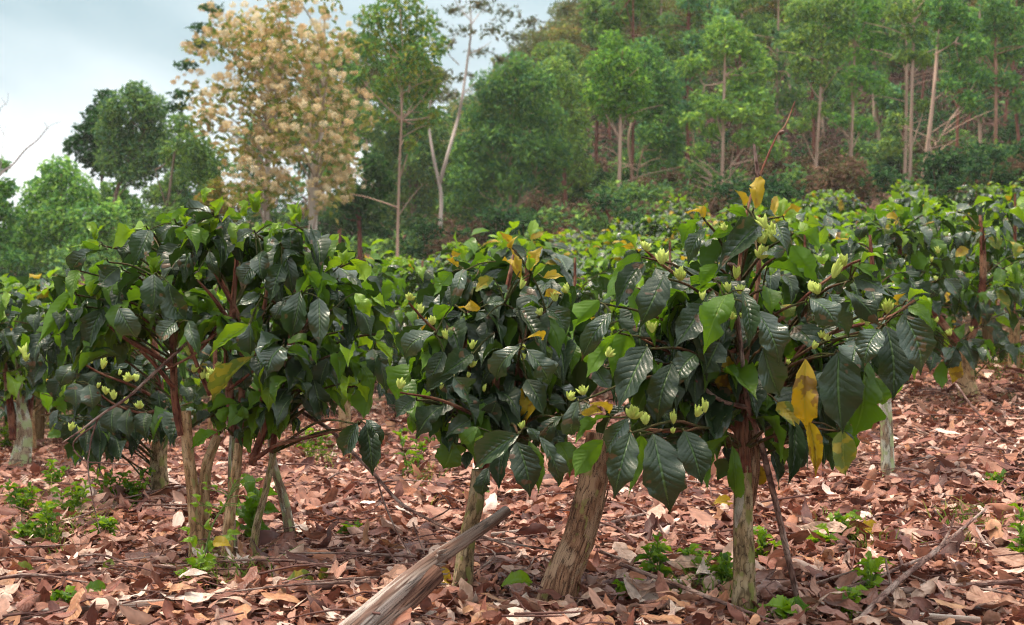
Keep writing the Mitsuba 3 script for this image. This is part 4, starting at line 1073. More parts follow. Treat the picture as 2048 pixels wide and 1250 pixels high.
specM = [(1000, 555, 895, 710, 102, 'l', -.3), (1030, 565, 1130, 730, 106, 'l', -.3), (1140, 610, 1190, 710, 42, 'l', -.25), (610, 490, 475, 610, 102, 'l', -.25), (620, 500, 550, 665, 82, 'g', -.15), (655, 575, 575, 735, 90, 'd'), (780, 585, 635, 690, 100, 'd'),
         (885, 490, 800, 620, 72, 'd'), (700, 690, 760, 800, 105, 'l', -.26), (700, 680, 570, 770, 62, 'd'), (525, 790, 435, 880, 84, 'd'), (650, 820, 525, 975, 102, 'd', -.22), (1120, 380, 1210, 505, 92, 'l'), (930, 345, 840, 365, 50, 'l'), (740, 200, 680, 390, 62, 'l'), (770, 230, 735, 330, 60, 'l', -.15),
         (880, 240, 795, 300, 62, 'm'), (1005, 245, 915, 160, 42, 'b'), (1050, 210, 1105, 95, 58, 'b'), (1040, 205, 1020, 110, 40, 'y'), (1105, 240, 1200, 235, 48, 'b'), (820, 375, 725, 380, 44, 'b'), (890, 165, 765, 200, 52, 'g'), (690, 215, 600, 340, 72, 'g', -.15), (690, 370, 600, 445, 78, 'g', -.15),
         (1030, 700, 1110, 900, 92, 'd', -.25), (1040, 740, 1020, 920, 92, 'Y', -.08), (1190, 870, 1110, 1005, 82, 'd', -.2), (995, 950, 790, 1115, 130, 'l', -.34), (985, 985, 1045, 1245, 132, 'd', -.3), (930, 990, 905, 1215, 82, 'd', -.22), (1085, 960, 1175, 1190, 78, 'l', -.28), (1040, 980, 1085, 1220, 64, 'g', -.2),
         (1170, 990, 1225, 1150, 110, 'g', -.15), (775, 885, 655, 970, 84, 'd', -.22), (810, 920, 730, 1000, 64, 'g', -.24), (815, 960, 820, 1035, 46, 'y', -.25), (700, 990, 650, 1110, 130, 'g', -.1), (775, 1030, 755, 1115, 52, 'd', -.15), (890, 800, 850, 890, 92, 'd', -.18), (860, 1100, 830, 1230, 70, 'd', -.25), (500, 860, 510, 950, 52, 'g', -.1),
         (1035, 920, 1085, 985, 50, 'l', -.3), (1000, 305, 1090, 370, 62, 'l'), (1190, 315, 1110, 325, 32, 'b'), (850, 415, 790, 435, 42, 'l'), (1310, 800, 1230, 960, 102, 'l', -.2), (960, 310, 860, 330, 50, 'd', -.1), (930, 400, 990, 420, 40, 'd', -.1), (1090, 440, 1060, 520, 70, 'm', 0), (1100, 470, 1190, 530, 80, 'd', -.05), (740, 420, 800, 470, 70, 'd', -.05), (860, 330, 900, 400, 60, 'd', -.08),
         (800, 780, 740, 850, 80, 'd', -.15), (850, 820, 900, 900, 80, 'g', -.1), (1180, 540, 1220, 660, 60, 'd', -.05), (1150, 700, 1200, 800, 60, 'd', 0), (980, 780, 940, 900, 80, 'd', 0), (690, 900, 640, 1000, 80, 'g', -.1), (900, 640, 830, 740, 70, 'd', -.1), (560, 680, 540, 760, 60, 'g', -.1), (1000, 210, 950, 100, 28, 'b'), (960, 100, 905, 30, 28, 'b'), (950, 105, 1000, 40, 22, 'b'), (700, 180, 735, 130, 26, 'b'), (720, 190, 690, 165, 22, 'b'), (1130, 800, 1220, 820, 44, 'd', -.1), (1270, 860, 1370, 850, 26, 'b', -.3), (1030, 515, 1105, 525, 26, 'b', -.3), (1060, 240, 1120, 180, 30, 'y'), (960, 275, 1020, 260, 36, 'l')]
nodes = hero_leaves(k, D, specM, (600, 450, 2.272))
for c in cluster(nodes, 0.085):
    branch_to(k, ST, c[0] + [0, 0.035, -0.005], extra=c)
for x, y in ((818, 602), (843, 628), (866, 652), (895, 680), (943, 700), (1043, 722), (935, 757), (947, 735), (968, 785), (1135, 588), (1112, 605), (1082, 632), (1045, 860), (1045, 702), (880, 780), (800, 780), (1040, 470 + 110)):
    flowers(k, at(x, y, D - 0.24), rng.uniform(0.7, 1.0))
for line in ([(818, 606), (843, 634), (870, 660), (910, 690), (985, 760)], [(800, 785), (880, 800), (950, 830)]):
    add('branch', tube([at(x, y, D - 0.24 + 0.05 * i) for i, (x, y) in enumerate(line)], [0.002, 0.005], 6, 14), 'bark_shoot', k)

# --- the right shrub
k = thing('coffee_shrub', 'right foreground coffee shrub with big dark leaves, pale buds and a peeling trunk', 'coffee shrub')
D = depth_at(1488, 1236)
px_stem(k, [(1489, 1240), (1488, 1130), (1486, 1040), (1486, 930)], D, [27, 22, 19, 18], 'bark_mossy', 'trunk', 40, 110, 0.12, grounded=True)
px_stem(k, [(1487, 1060), (1500, 985), (1507, 930), (1507, 862)], D + 0.012, [8, 14, 14, 12], 'bark_stump', 'snag', 12, 22, 0.16, label='dead grey brown stub beside the living shoot')
for dx in (-9, 1, 10):
    px_stem(k, [(1486 + dx, 945), (1483 + dx, 880), (1482 + dx * 0.7, 800)], D - 0.01 - 0.006 * (dx == 1), [8, 6, 5], 'bark_shoot', 'stem', 9, 20, 0.08)
add('bark_patch', tube([at(1472, 1055, D - .010), at(1476, 1030, D - .0145), at(1480, 1000, D - .0150), at(1477, 968, D - .0140), at(1484, 945, D - .011)], np.array([3, 8, 10, 9, 3]) / F * D, 26, 40, bark=0.40, seed=4), 'bark_patch_grey', k, label='pale grey patch of smooth bark')
ST = [np.array(px_stem(k, [(1484, 900), (1482, 780), (1474, 650), (1476, 570)], D, [9, 8, 6, 4], 'bark_shoot', 'stem', 10, 26, 0.06)),
      np.array(px_stem(k, [(1482, 780), (1500, 660), (1516, 560), (1520, 430)], D + .02, [7, 6, 5, 4], 'bark_shoot', 'stem', 8, 22, 0.05)),
      np.array(px_stem(k, [(1545, 900), (1560, 830), (1570, 760), (1580, 640)], D + .06, [6, 5, 5, 3], 'bark_shoot', 'stem', 8, 18, 0.05))]
for pts, rad in (([(1480, 868), (1440, 842), (1400, 848), (1350, 862), (1290, 858)], [5, 5, 4, 4, 3]), ([(1480, 790), (1440, 765), (1400, 748)], [4, 4, 3]), ([(1500, 838), (1450, 815), (1390, 760)], [4, 3, 2]), ([(1475, 700), (1400, 720), (1330, 700), (1275, 672)], [5, 4, 3, 2]),
                 ([(1476, 660), (1440, 600), (1370, 560), (1325, 530), (1285, 495)], [5, 4, 4, 3, 2]), ([(1484, 770), (1540, 770), (1610, 690)], [5, 4, 3]), ([(1500, 660), (1560, 640), (1620, 585), (1690, 535), (1720, 520)], [5, 4, 3, 3, 2]), ([(1590, 700), (1680, 660), (1775, 635), (1830, 600)], [4, 4, 3, 2])):
    add('branch', tube([at(x, y, D - 0.03 * i) for i, (x, y) in enumerate(pts)], np.array(rad) / F * D, 8, 18, bark=0.05), 'bark_shoot', k)
polyR = [(1370, 470), (1500, 440), (1590, 470), (1650, 540), (1770, 620), (1840, 680), (1830, 740), (1780, 790), (1720, 850), (1690, 930), (1560, 950), (1500, 930), (1430, 960), (1330, 960), (1240, 940), (1210, 860), (1240, 800), (1240, 720), (1200, 660), (1220, 590), (1290, 520)]
crown_fill(k, D, polyR, ST, 62, (-0.14, 0.34), list('dlg'), (0.62, 0.16, 0.22), 1, leaf_scale=1.0)
specR = [(440, 380, 345, 590, 115, 'd', -.24), (520, 450, 425, 640, 95, 'g', -.2), (680, 460, 590, 690, 116, 'g', -.28), (590, 500, 480, 665, 112, 'd', -.2), (810, 185, 630, 390, 100, 'd', -.25), (870, 185, 915, 310, 70, 'l', -.25), (905, 290, 800, 310, 48, 'l', -.27),
         (760, 165, 635, 150, 42, 'g', -.2), (745, 235, 610, 245, 38, 'g', -.2), (345, 300, 200, 490, 82, 'g', -.2), (355, 335, 250, 520, 82, 'd', -.15), (310, 420, 330, 600, 64, 'g', -.12), (190, 480, 85, 635, 74, 'g', -.2), (235, 530, 120, 720, 78, 'l', -.25), (270, 600, 140, 780, 62, 'g', -.18), (300, 600, 235, 790, 100, 'g', -.12),
         (375, 660, 260, 915, 132, 'd', -.27), (470, 725, 415, 960, 112, 'd', -.2), (560, 690, 465, 850, 92, 'l', -.22), (650, 640, 590, 770, 112, 'd', -.15), (740, 445, 765, 670, 64, 'l', -.27), (790, 520, 880, 735, 112, 'l', -.29), (820, 665, 885, 855, 112, 'l', -.25), (690, 695, 670, 850, 84, 'Y', -.02), (830, 430, 850, 545, 72, 'g', -.15),
         (835, 355, 980, 400, 62, 'g', -.2), (935, 225, 1040, 285, 46, 'g', -.2), (930, 270, 1035, 420, 84, 'g', -.18), (1000, 475, 1105, 585, 112, 'l', -.28), (1000, 540, 1150, 625, 74, 'l', -.3), (110, 870, 95, 1000, 70, 'l', -.22), (235, 930, 95, 1035, 42, 'g', -.15), (310, 990, 245, 1250, 112, 'd', -.3), (350, 1000, 300, 1240, 60, 'g', -.24),
         (205, 1020, 95, 1165, 92, 'g', -.18), (295, 935, 215, 1070, 84, 'l', -.3), (395, 995, 462, 1300, 158, 'd', -.33), (515, 985, 585, 1195, 122, 'd', -.28), (690, 1000, 605, 1210, 74, 'g', -.12), (700, 1040, 715, 1245, 62, 'g', -.08), (800, 1110, 805, 1195, 52, 'Y', .05), (830, 835, 830, 915, 60, 'g', -.1), (175, 745, 240, 830, 72, 'l', -.1),
         (790, 130, 790, 12, 58, 'b', -.2), (745, 120, 708, 55, 38, 'b', -.2), (855, 170, 875, 80, 30, 'b', -.2), (880, 165, 900, 85, 34, 'y', -.2), (890, 150, 970, 125, 34, 'b', -.2), (900, 160, 965, 150, 30, 'y', -.22), (600, 155, 515, 145, 34, 'b', -.2), (595, 150, 553, 115, 26, 'b', -.2), (970, 220, 1050, 198, 36, 'y', -.2), (330, 290, 265, 240, 22, 'y', -.2), (340, 295, 270, 275, 24, 'b', -.2), (760, 130, 670, 100, 22, 'l', -.2), (820, 180, 870, 160, 30, 'l', -.2),
         (580, 170, 510, 285, 64, 'g', -.2), (605, 200, 530, 350, 56, 'l', -.18), (640, 340, 575, 455, 64, 'g', -.15), (630, 400, 690, 440, 40, 'l', -.25), (720, 800, 560, 700, 60, 'd', .05), (640, 770, 500, 900, 120, 'd', .05), (600, 780, 640, 900, 110, 'd', .1), (890, 500, 940, 545, 60, 'm', -.12), (960, 560, 930, 740, 130, 'g', .02), (640, 900, 590, 1020, 110, 'd', .12), (420, 900, 480, 985, 60, 'd', -.05), (150, 880, 230, 920, 26, 'b', -.3), (120, 920, 200, 915, 24, 'b', -.3)]
nodes = hero_leaves(k, D, specR, (1100, 350, 1.923))
specR2 = [(335, 690, 352, 1000, 165, 'd', -.3), (210, 715, 215, 990, 96, 'Y', -.22), (515, 590, 540, 875, 132, 'd', -.22), (580, 545, 645, 780, 134, 'l', -.28), (395, 408, 525, 510, 84, 'd', -.25), (350, 448, 490, 590, 64, 'd', -.25), (490, 605, 430, 760, 100, 'l', -.28), (430, 700, 390, 1010, 112, 'g', -.1), (470, 785, 500, 890, 82, 'g', -.05),
          (350, 985, 362, 1160, 92, 'm', -.2), (225, 955, 248, 1168, 56, 'Y', -.18), (165, 950, 140, 1205, 64, 'd', -.12), (105, 880, 195, 1010, 64, 'm', -.16), (600, 520, 690, 600, 60, 'g', -.2), (300, 470, 350, 560, 70, 'd', -.1), (560, 690, 600, 800, 60, 'g', -.05), (200, 1010, 180, 1120, 60, 'd', -.02), (90, 1060, 105, 1220, 40, 'd', -.02), (600, 500, 690, 470, 40, 'y', -.25), (640, 490, 690, 510, 30, 'y', -.25), (565, 510, 590, 465, 22, 'b', -.25), (260, 600, 220, 700, 70, 'g', 0), (160, 560, 200, 720, 90, 'd', .05), (385, 360, 500, 430, 50, 'g', -.2), (420, 350, 510, 335, 30, 'y', -.22), (60, 880, 40, 1000, 60, 'd', .1), (270, 900, 300, 1010, 60, 'd', .05)]
nodes += hero_leaves(k, D, specR2, (1500, 340, 1.894))
for c in cluster(nodes, 0.085):
    branch_to(k, ST, c[0] + [0, 0.035, -0.005], extra=c)
for x, y, sc in ((1291, 503, 1), (1324, 532, 1.15), (1362, 564, 1.1), (1405, 602, .8), (1263, 840, 1.25), (1291, 852, 1.15), (1347, 850, 1.1), (1392, 836, .9), (1410, 828, .9), (1532, 458, .9), (1545, 470, .9), (1530, 490, .9), (1520, 488, .9), (1548, 486, .8), (1520, 520, 1), (1665, 560, 1.2), (1690, 535, 1.1), (1618, 584, 1), (1638, 590, .9), (1775, 630, 1.25), (1732, 655, .9), (1724, 648, .8), (1465, 612, .9), (1458, 585, .9), (1480, 590, .9),
                 (1488, 640, .9), (1462, 640, .8), (1625, 700, 1), (1305, 668, 1), (1215, 715, .8), (1168, 792, .8), (1138, 802, .8), (1642, 677, .7), (1655, 682, .7), (1450, 462, .8), (1470, 560, .8), (1575, 730, .6), (1345, 868, .7)):
    flowers(k, at(x, y, D - 0.27 + rng.uniform(-.02, .02)), sc * 1.05)

for a_, k_ in LATER:
    crown_fill_now(*a_, **k_)

# ------------------------------------------------------------------ log, stump, whip
k = thing('broken_log', 'broken pale grey log lying towards the camera with a thin snapped end', 'log')
D0, D1 = 2.75, 3.25
px_pts = [(660, 1336, 2.64), (734, 1267, 2.76), (804, 1205, 2.87), (868, 1147, 2.96)]
add('butt', tube([at(*p) for p in px_pts], np.array([28, 28, 27, 25]) / F * 2.8, 64, 140, bark=0.10, seed=31, freq=9), 'bark_butt', k, label='dark brown butt with the bark still on')
add('snapped_end', tube([at(615, 1336, 2.58), at(700, 1262, 2.70), at(785, 1189, 2.84), at(855, 1131, 2.96), at(930, 1079, 3.06), at(985, 1042, 3.14), at(1013, 1022, 3.18)], np.array([22, 22, 20, 17, 14, 12, 12]) / F * 3.0, 48, 150, bark=0.08, seed=33, freq=9), 'bark_log', k)
strips = []
for i in range(9):
    a0, off = rng.uniform(0.05, 0.5), rng.uniform(-12, 24)
    c = spline([at(x, y + off, d) for x, y, d in px_pts], 60)[int(a0 * 60):int(a0 * 60) + 24] + [0.0, -0.030 + abs(off) * 0.0004, 0.0]
    strips.append(tube(c[::4], [0.001, 0.006, 0.007, 0.002], 5, 14, bark=0.3, seed=i))
add('bark_strip', join(strips[:5]), 'wood_dark', k, label='dark loose strips of bark', kind='stuff')
splint = [tube([at(866 + rng.uniform(-10, 12), 1105 + i * 9, 2.96), at(884 + rng.uniform(0, 14), 1098 + i * 10, 2.985)], [0.006, 0.001], 5, 4, bark=0.3, seed=i) for i in range(8)]
add('splinters', join(splint), 'bark_log', k, kind='stuff')

k = thing('leaning_stump', 'thick leaning dead trunk with fibrous brown bark, left of the right shrub', 'stump')
D = depth_at(1100, 1218)
p = [at(1097, 1222, D), at(1128, 1150, D + .02), at(1160, 1065, D + .05), at(1187, 950, D + .08), at(1200, 870, D + .10)]
p[0][2] = ground_h(p[0][0], p[0][1]) - 0.02
add('trunk', tube(p, np.array([43, 36, 33, 30, 28]) / F * D, 40, 130, bark=0.17, seed=51, freq=5), 'bark_stump', k)
fib = []
for i in range(34):
    a = rng.uniform(-2.4, 0.6)
    t0 = rng.uniform(0, 0.8)
    c = spline(p, 80)[int(t0 * 80):int(t0 * 80) + int(rng.integers(9, 22))]
    o = np.array([math.cos(a), math.sin(a), 0]) * (34 / F * D)
    fib.append(tube(c[::4] + o * [1, 1, 1] + rng.normal(0, 0.0015, c[::4].shape), [0.0008, 0.0028, 0.0022, 0.0008], 4, 8, bark=0.4, seed=i))
add('bark_fibre', join(fib), 'bark_stump', k, kind='stuff')


def stick(name, label, pts, radii, mat='bark_twig', cat='twig', group=None, forks=(), ground=None, sides=6):
    """pts: pixels with distance; radii in metres"""
    k = thing(name, label, cat, group)
    p = [at(*q) for q in pts]
    if ground is not None:
        for q in p:
            q[2] = ground_h(q[0], q[1]) + ground + 0.038
    if not forks:
        del labels[k]
        counts[name] -= 1
        return add(name, tube(p, radii, sides, max(10, 5 * len(p)), bark=0.12, seed=int(rng.integers(99))), mat, label=label, cat=cat, group=group)
    add('stem', tube(p, radii, sides, max(10, 6 * len(p)), bark=0.12, seed=int(rng.integers(99))), mat, k)
    for f in forks:
        add('side_twig', tube([at(*q) for q in f], [radii[-1] * 1.3, radii[-1] * 0.7], 5, 8, bark=0.1), mat, k)
    return k


Dr = 3.05
stick('dead_whip', 'long dead reddish whip leaning up through the right shrub above all its leaves',
      [(1602, 1228, 3.2), (1575, 1110, 3.12), (1545, 980, Dr), (1520, 880, Dr), (1497, 815, 2.98), (1487, 740, 2.96), (1474, 620, 2.95)],
      [0.0072, 0.0070, 0.0068, 0.0064, 0.0058, 0.005, 0.0044], 'bark_twig', 'twig',
      forks=[[(1517, 355, 3.0), (1512, 320, 3.0), (1508, 288, 3.0)], [(1478, 545, 2.95), (1466, 530, 2.9), (1456, 528, 2.88)], [(1487, 500, 2.95), (1500, 490, 2.92)], [(1560, 266, 3.06), (1568, 262, 3.05)], [(1497, 815, 2.98), (1440, 800, 2.96), (1390, 760, 2.95)]], sides=8)
add('tip', tube([at(*q) for q in [(1474, 624, 2.95), (1480, 520, 2.95), (1497, 410, 2.97), (1520, 350, 3.0), (1552, 275, 3.05), (1571, 250, 3.07), (1590, 203, 3.1)]], [0.0044, 0.004, 0.0033, 0.0027, 0.0022, 0.0018, 0.0013], 8, 46, bark=0.1), 'bark_shoot', 'dead_whip', label='dark reddish upper end of the whip')
stick('arching_twig', 'dark dead twig arching down out of the large shrub to the ground at left', [(374, 686, 3.7), (308, 746, 3.65), (255, 795, 3.62), (207, 826, 3.6), (160, 862, 3.58), (124, 886, 3.56)], [0.005, 0.0045, 0.004, 0.003, 0.002],
      forks=[[(207, 826, 3.6), (190, 850, 3.6), (176, 915, 3.6), (179, 965, 3.6), (190, 1020, 3.6), (201, 1066, 3.6)], [(148, 900, 3.6), (170, 922, 3.6), (210, 926, 3.6), (262, 930, 3.62)], [(190, 850, 3.6), (150, 880, 3.6), (148, 902, 3.6)]])
stick('hanging_twig', 'thin twig hanging from the right edge shrub down to the litter', [(1912, 768, 5.6), (1950, 820, 5.5), (2001, 873, 5.4), (2048, 894, 5.3)], [0.005, 0.004, 0.003])
stick('long_fallen_branch', 'thin branch sloping from the large shrub down to the middle trunk', [(606, 825, 3.9), (660, 860, 3.8), (700, 900, 3.7), (745, 945, 3.6), (800, 1005, 3.55), (860, 1040, 3.5), (920, 1066, 3.45), (1040, 1090, 3.4), (1120, 1102, 3.38)], [0.006, 0.0055, 0.005, 0.004, 0.003, 0.002],
      forks=[[(752, 950, 3.6), (770, 1010, 3.58), (800, 1075, 3.55), (832, 1122, 3.5)], [(860, 1040, 3.5), (900, 1015, 3.5), (880, 985, 3.5)], [(826, 1045, 3.52), (838, 1080, 3.5), (850, 1108, 3.48)]])
stick('fallen_stick', 'thick grey brown stick lying along the bottom left corner', [(-20, 1275, 2.9), (60, 1238, 2.98), (110, 1224, 3.0), (200, 1208, 3.05), (290, 1196, 3.08), (345, 1188, 3.1)], [0.013, 0.012, 0.012, 0.011, 0.010, 0.009], 'bark_log', 'stick', ground=0.028, sides=10)
stick('fallen_stick', 'dark stick lying on the litter right of the leaning weathered stem', [(590, 1042, 4.3), (650, 1020, 4.45), (745, 984, 4.7)], [0.011, 0.010, 0.008], 'bark_twig', 'stick', ground=0.03, sides=8)
stick('fallen_stick', 'smooth dark stick lying below the large shrub beside the log', [(600, 1190, 3.25), (680, 1187, 3.28), (740, 1186, 3.3)], [0.012, 0.012, 0.010], 'bark_twig', 'stick', ground=0.03, sides=8)
stick('fallen_stick', 'pale straight stick on the litter behind the log tip', [(965, 1066, 3.9), (1050, 1050, 3.95), (1135, 1040, 4.0)], [0.008, 0.008, 0.006], 'bark_log', 'stick', ground=0.03, sides=8)
stick('fallen_stick', 'thin stick on the litter between the leaning stump and the peeling trunk', [(1200, 1024, 4.0), (1250, 1012, 4.1), (1310, 1002, 4.2)], [0.006, 0.006, 0.005], 'bark_twig', 'stick', ground=0.03)
stick('fallen_branch', 'long dark branch lying diagonally across the litter at the right', [(1710, 1250, 2.95), (1784, 1174, 3.1), (1880, 1095, 3.3), (1971, 1018, 3.55)], [0.0075, 0.007, 0.006, 0.003], 'bark_twig', 'branch',
      forks=[[(1784, 1174, 3.1), (1775, 1140, 3.12), (1772, 1118, 3.12)], [(1880, 1095, 3.3), (1900, 1060, 3.34), (1908, 1030, 3.36)]])
stick('fallen_branch', 'low branch lying across the litter right of the peeling trunk', [(1640, 1196, 3.1), (1720, 1165, 3.2), (1800, 1120, 3.35), (1875, 1072, 3.5)], [0.007, 0.006, 0.005, 0.003], 'bark_twig', 'branch', ground=0.04)
stick('fallen_branch', 'nearly level branch lying across the litter at the lower right edge', [(1780, 1185, 3.15), (1900, 1172, 3.2), (2060, 1150, 3.25)], [0.007, 0.007, 0.006], 'bark_twig', 'branch', ground=0.035)
stick('fallen_branch', 'branch in front of the foot of the peeling trunk', [(1240, 1128, 3.2), (1350, 1168, 3.12), (1445, 1205, 3.0), (1570, 1252, 2.9)], [0.005, 0.005, 0.0045, 0.004], 'bark_twig', 'branch')
stick('fallen_stick', 'pale stick lying against the foot of the peeling trunk', [(1250, 1180, 3.25), (1330, 1176, 3.25), (1440, 1178, 3.25)], [0.011, 0.011, 0.010], 'bark_log', 'stick', ground=0.03, sides=9)
stick('fallen_stick', 'pale stick among leaves at the bottom right', [(1760, 1225, 3.0), (1850, 1238, 2.97), (1960, 1242, 2.95)], [0.011, 0.011, 0.010], 'bark_log', 'stick', ground=0.03, sides=9)
r = np.random.default_rng(91)
for q in range(85):
    px, py = r.uniform(0, 2048), 800 + 440 * r.random() ** 0.7
    p = on_ground(px, py)
    if p[1] > 9:
        continue
    d = unit([r.normal(), r.normal() * 0.8, 0]) * r.uniform(0.12, 0.42)
    side = np.array([-d[1], d[0], 0]) * r.uniform(-0.25, 0.25)
    pts = np.array([p - d * 0.5, p + side, p + d * 0.5 + side * 0.3])
    pts[:, 2] = ground_h(pts[:, 0], pts[:, 1]) + 0.068 + r.uniform(0, 0.035, 3)
    add('fallen_twig', tube(pts, np.array([0.0032, 0.0028, 0.0015]) * r.uniform(0.6, 1.5), 5, 9, bark=0.15, seed=q), 'bark_twig' if r.random() < 0.7 else 'wood_dark', label='thin dry twig lying on the fallen leaves', cat='twig', group='twigs scattered over the litter')

parts = []
for q in range(800):
    y = math.sqrt(r.uniform(2.4 ** 2, 8.5 ** 2))
    x = r.uniform(-0.39, 0.39) * y
    d = unit([r.normal(), r.normal(), 0]) * r.uniform(0.03, 0.11)
    p = np.array([x, y, float(ground_h(x, y)) + r.uniform(0.060, 0.115)])
    dz = np.array([0, 0, r.uniform(-0.02, 0.03)])
    parts.append(tube([p - d, p + r.normal(0, 0.018, 3) * [1, 1, 0.5], p + d + dz], np.array([0.0021, 0.0018, 0.0009]) * r.uniform(0.6, 1.4), 4, 5))
add('twig_litter', join(parts), 'wood_dark', label='fine broken twigs mixed into the fallen leaves', kind='stuff')

# ------------------------------------------------------------------ leaf litter
def dry_shape(seed, nu=7, nv=4):
    r = np.random.default_rng(seed)
    curl_v, curl_u = (0.12 + 0.95 * r.random() ** 1.3) * r.choice([1, 1, -1]), r.uniform(-0.3, 1.2)
    v, f, uv = leaf_shape(0.0, 0.0, 0.05, r.uniform(-1.2, 1.2), seed, nu, nv, 0.7)
    torn = 1 - 0.5 * (r.random(len(v)) ** 3) * (np.abs(uv[:, 1] - 0.5) > 0.4)
    x, y = np.minimum(v[:, 0], r.choice([1.0, 1.0, 0.72])) - 0.5, v[:, 1] * r.uniform(0.32, 0.48) * torn
    # roll the blade about its midrib and bend it along its length
    a = y * curl_v * 6.5
    rad = 1 / (curl_v * 6.5)
    y2, z2 = np.sin(a) * rad, (1 - np.cos(a)) * rad
    b = x * curl_u * 1.8
    z3 = z2 + (1 - np.cos(b)) / (curl_u * 1.8 + 1e-6) + 0.035 * np.sin(x * 9 + r.uniform(0, 6)) + 0.02 * np.sin(y * 30 + x * 13)
    x2 = np.sin(b) / (curl_u * 1.8 + 1e-6)
    out = np.stack([x2, y2, z3 - z3.min()], -1)
    return out, f, uv


DRY_FINE = [dry_shape(500 + i, 8, 4) for i in range(14)]
DRY_MID = [dry_shape(500 + i, 4, 2) for i in range(14)]
r = np.random.default_rng(33)
TONES = np.array([1.02, 0.91, 0.88]) * np.array([(0.30, 0.145, 0.098), (0.42, 0.235, 0.17), (0.19, 0.075, 0.052), (0.62, 0.46, 0.37), (0.36, 0.165, 0.095), (0.24, 0.10, 0.070), (0.50, 0.31, 0.235), (0.72, 0.58, 0.50), (0.11, 0.045, 0.036), (0.46, 0.25, 0.14)])
W_T = np.array([0.19, 0.15, 0.16, 0.08, 0.10, 0.12, 0.08, 0.035, 0.085, 0.02])
yl = np.sqrt(r.uniform(2.35 ** 2, 9.5 ** 2, 42000))
yl = np.concatenate([yl, np.sqrt(r.uniform(9.5 ** 2, 20 ** 2, 9000)), np.sqrt(r.uniform(2.35 ** 2, 5 ** 2, 15000))])
xl = r.uniform(-0.40, 0.40, len(yl)) * yl
n = len(yl)
zl = ground_h(xl, yl)
scale = np.clip(np.where(r.random(n) < 0.56, r.normal(0.034, 0.014, n), r.normal(0.078, 0.024, n)), 0.012, 0.14)
yaw = r.uniform(0, 6.283, n)
tilt = np.abs(r.normal(0, 0.48, n))
dirn = r.uniform(0, 6.283, n)
flip = r.random(n) < 0.4
lift = r.random(n) ** 1.6 * 0.050
shape_i = r.integers(0, 14, n)
tone_i = r.choice(len(TONES), n, p=W_T / W_T.sum())


def rot_axis(a, ax):
    ax = unit(ax)
    K = np.zeros((len(a), 3, 3))
    K[:, 0, 1], K[:, 0, 2], K[:, 1, 0], K[:, 1, 2], K[:, 2, 0], K[:, 2, 1] = -ax[:, 2], ax[:, 1], ax[:, 2], -ax[:, 0], -ax[:, 1], ax[:, 0]
    return np.eye(3) + np.sin(a)[:, None, None] * K + (1 - np.cos(a))[:, None, None] * (K @ K)


Z = np.tile([0, 0, 1.0], (n, 1))
R = rot_axis(tilt, np.stack([np.cos(dirn), np.sin(dirn), 0 * dirn], -1)) @ rot_axis(yaw, Z)
R[flip] = R[flip] @ np.diag([1, -1, -1.0])
zc = zl + 0.012 + lift + 0.10 * scale + flip * 0.16 * scale + 0.15 * scale * np.sin(tilt)
# the 300 that show largest stand as leaves of their own
ux, uy = proj(np.stack([xl, yl, zc], -1))
show = np.where((ux > 5) & (ux < 2043) & (uy < 1243) & (lift > 0.012), scale / yl, 0)
own = np.argsort(-show)[:300]
mask = np.ones(n, bool)
mask[own] = False
vs, fs, cs, o = [], [], [], 0
for fine in (True, False):
    for s_i in range(14):
        near = (yl < 4.6) & (scale > 0.045)
        idx = np.nonzero(mask & (shape_i == s_i) & (near if fine else ~near))[0]
        if not len(idx):
            continue
        v, f, uv = (DRY_FINE if fine else DRY_MID)[s_i]
        V = np.einsum('nij,kj->nki', R[idx], v) * scale[idx, None, None] + np.stack([xl, yl, zc], -1)[idx, None]
        vs.append(V.reshape(-1, 3))
        fs.append((f[None] + (np.arange(len(idx)) * len(v))[:, None, None]).reshape(-1, 3) + o)
        o += len(idx) * len(v)
        tone = TONES[tone_i[idx]][:, None] * r.uniform(0.75, 1.2, (len(idx), 1, 1))
        vein = 1 + 0.18 * np.sin(uv[:, 0] * 60 + np.abs(uv[:, 1] - 0.5) * 14)[None, :, None]
        spot = np.where(meshkit.noise(V * 45, 4)[..., None] > 0.72, 0.6, 1.0)
        cs.append((tone * vein * spot).reshape(-1, 3))
add('leaf_litter', (np.vstack(vs), np.vstack(fs)), 'litter_leaf', smooth=True, color=np.clip(np.vstack(cs), 0.01, 0.9), label='layer of dry fallen leaves covering the ground', kind='stuff')
DRYPLY = {}
tone_mat = {0: 0, 1: 1, 2: 2, 3: 3, 4: 4, 5: 2, 6: 1, 7: 3, 8: 2, 9: 4}
for i in own:
    m = tone_mat[int(tone_i[i])]
    g = f'dryleafgroup_{shape_i[i]}_{m}'
    if g not in scene:
        v, f, uv = DRY_FINE[int(shape_i[i])]
        scene[g] = {'type': 'shapegroup', 'blade': mikit.ply((v, f), DRY[m], smooth=True, uv=uv)}
    M = np.eye(4)
    M[:3, :3] = R[i] * scale[i]
    M[:3, 3] = [xl[i], yl[i], zc[i]]
    k = key('fallen_leaf')
    look = ('reddish brown', 'light tan', 'dark brown', 'pale bleached', 'orange brown')[m]
    labels[k] = {'label': f'{look} dry curled leaf lying on the litter in the foreground', 'category': 'dry leaf', 'group': f'{look} fallen leaves in the foreground'}
    scene[k] = {'type': 'instance', 'to_world': T(M), 'group': {'type': 'ref', 'id': g}}

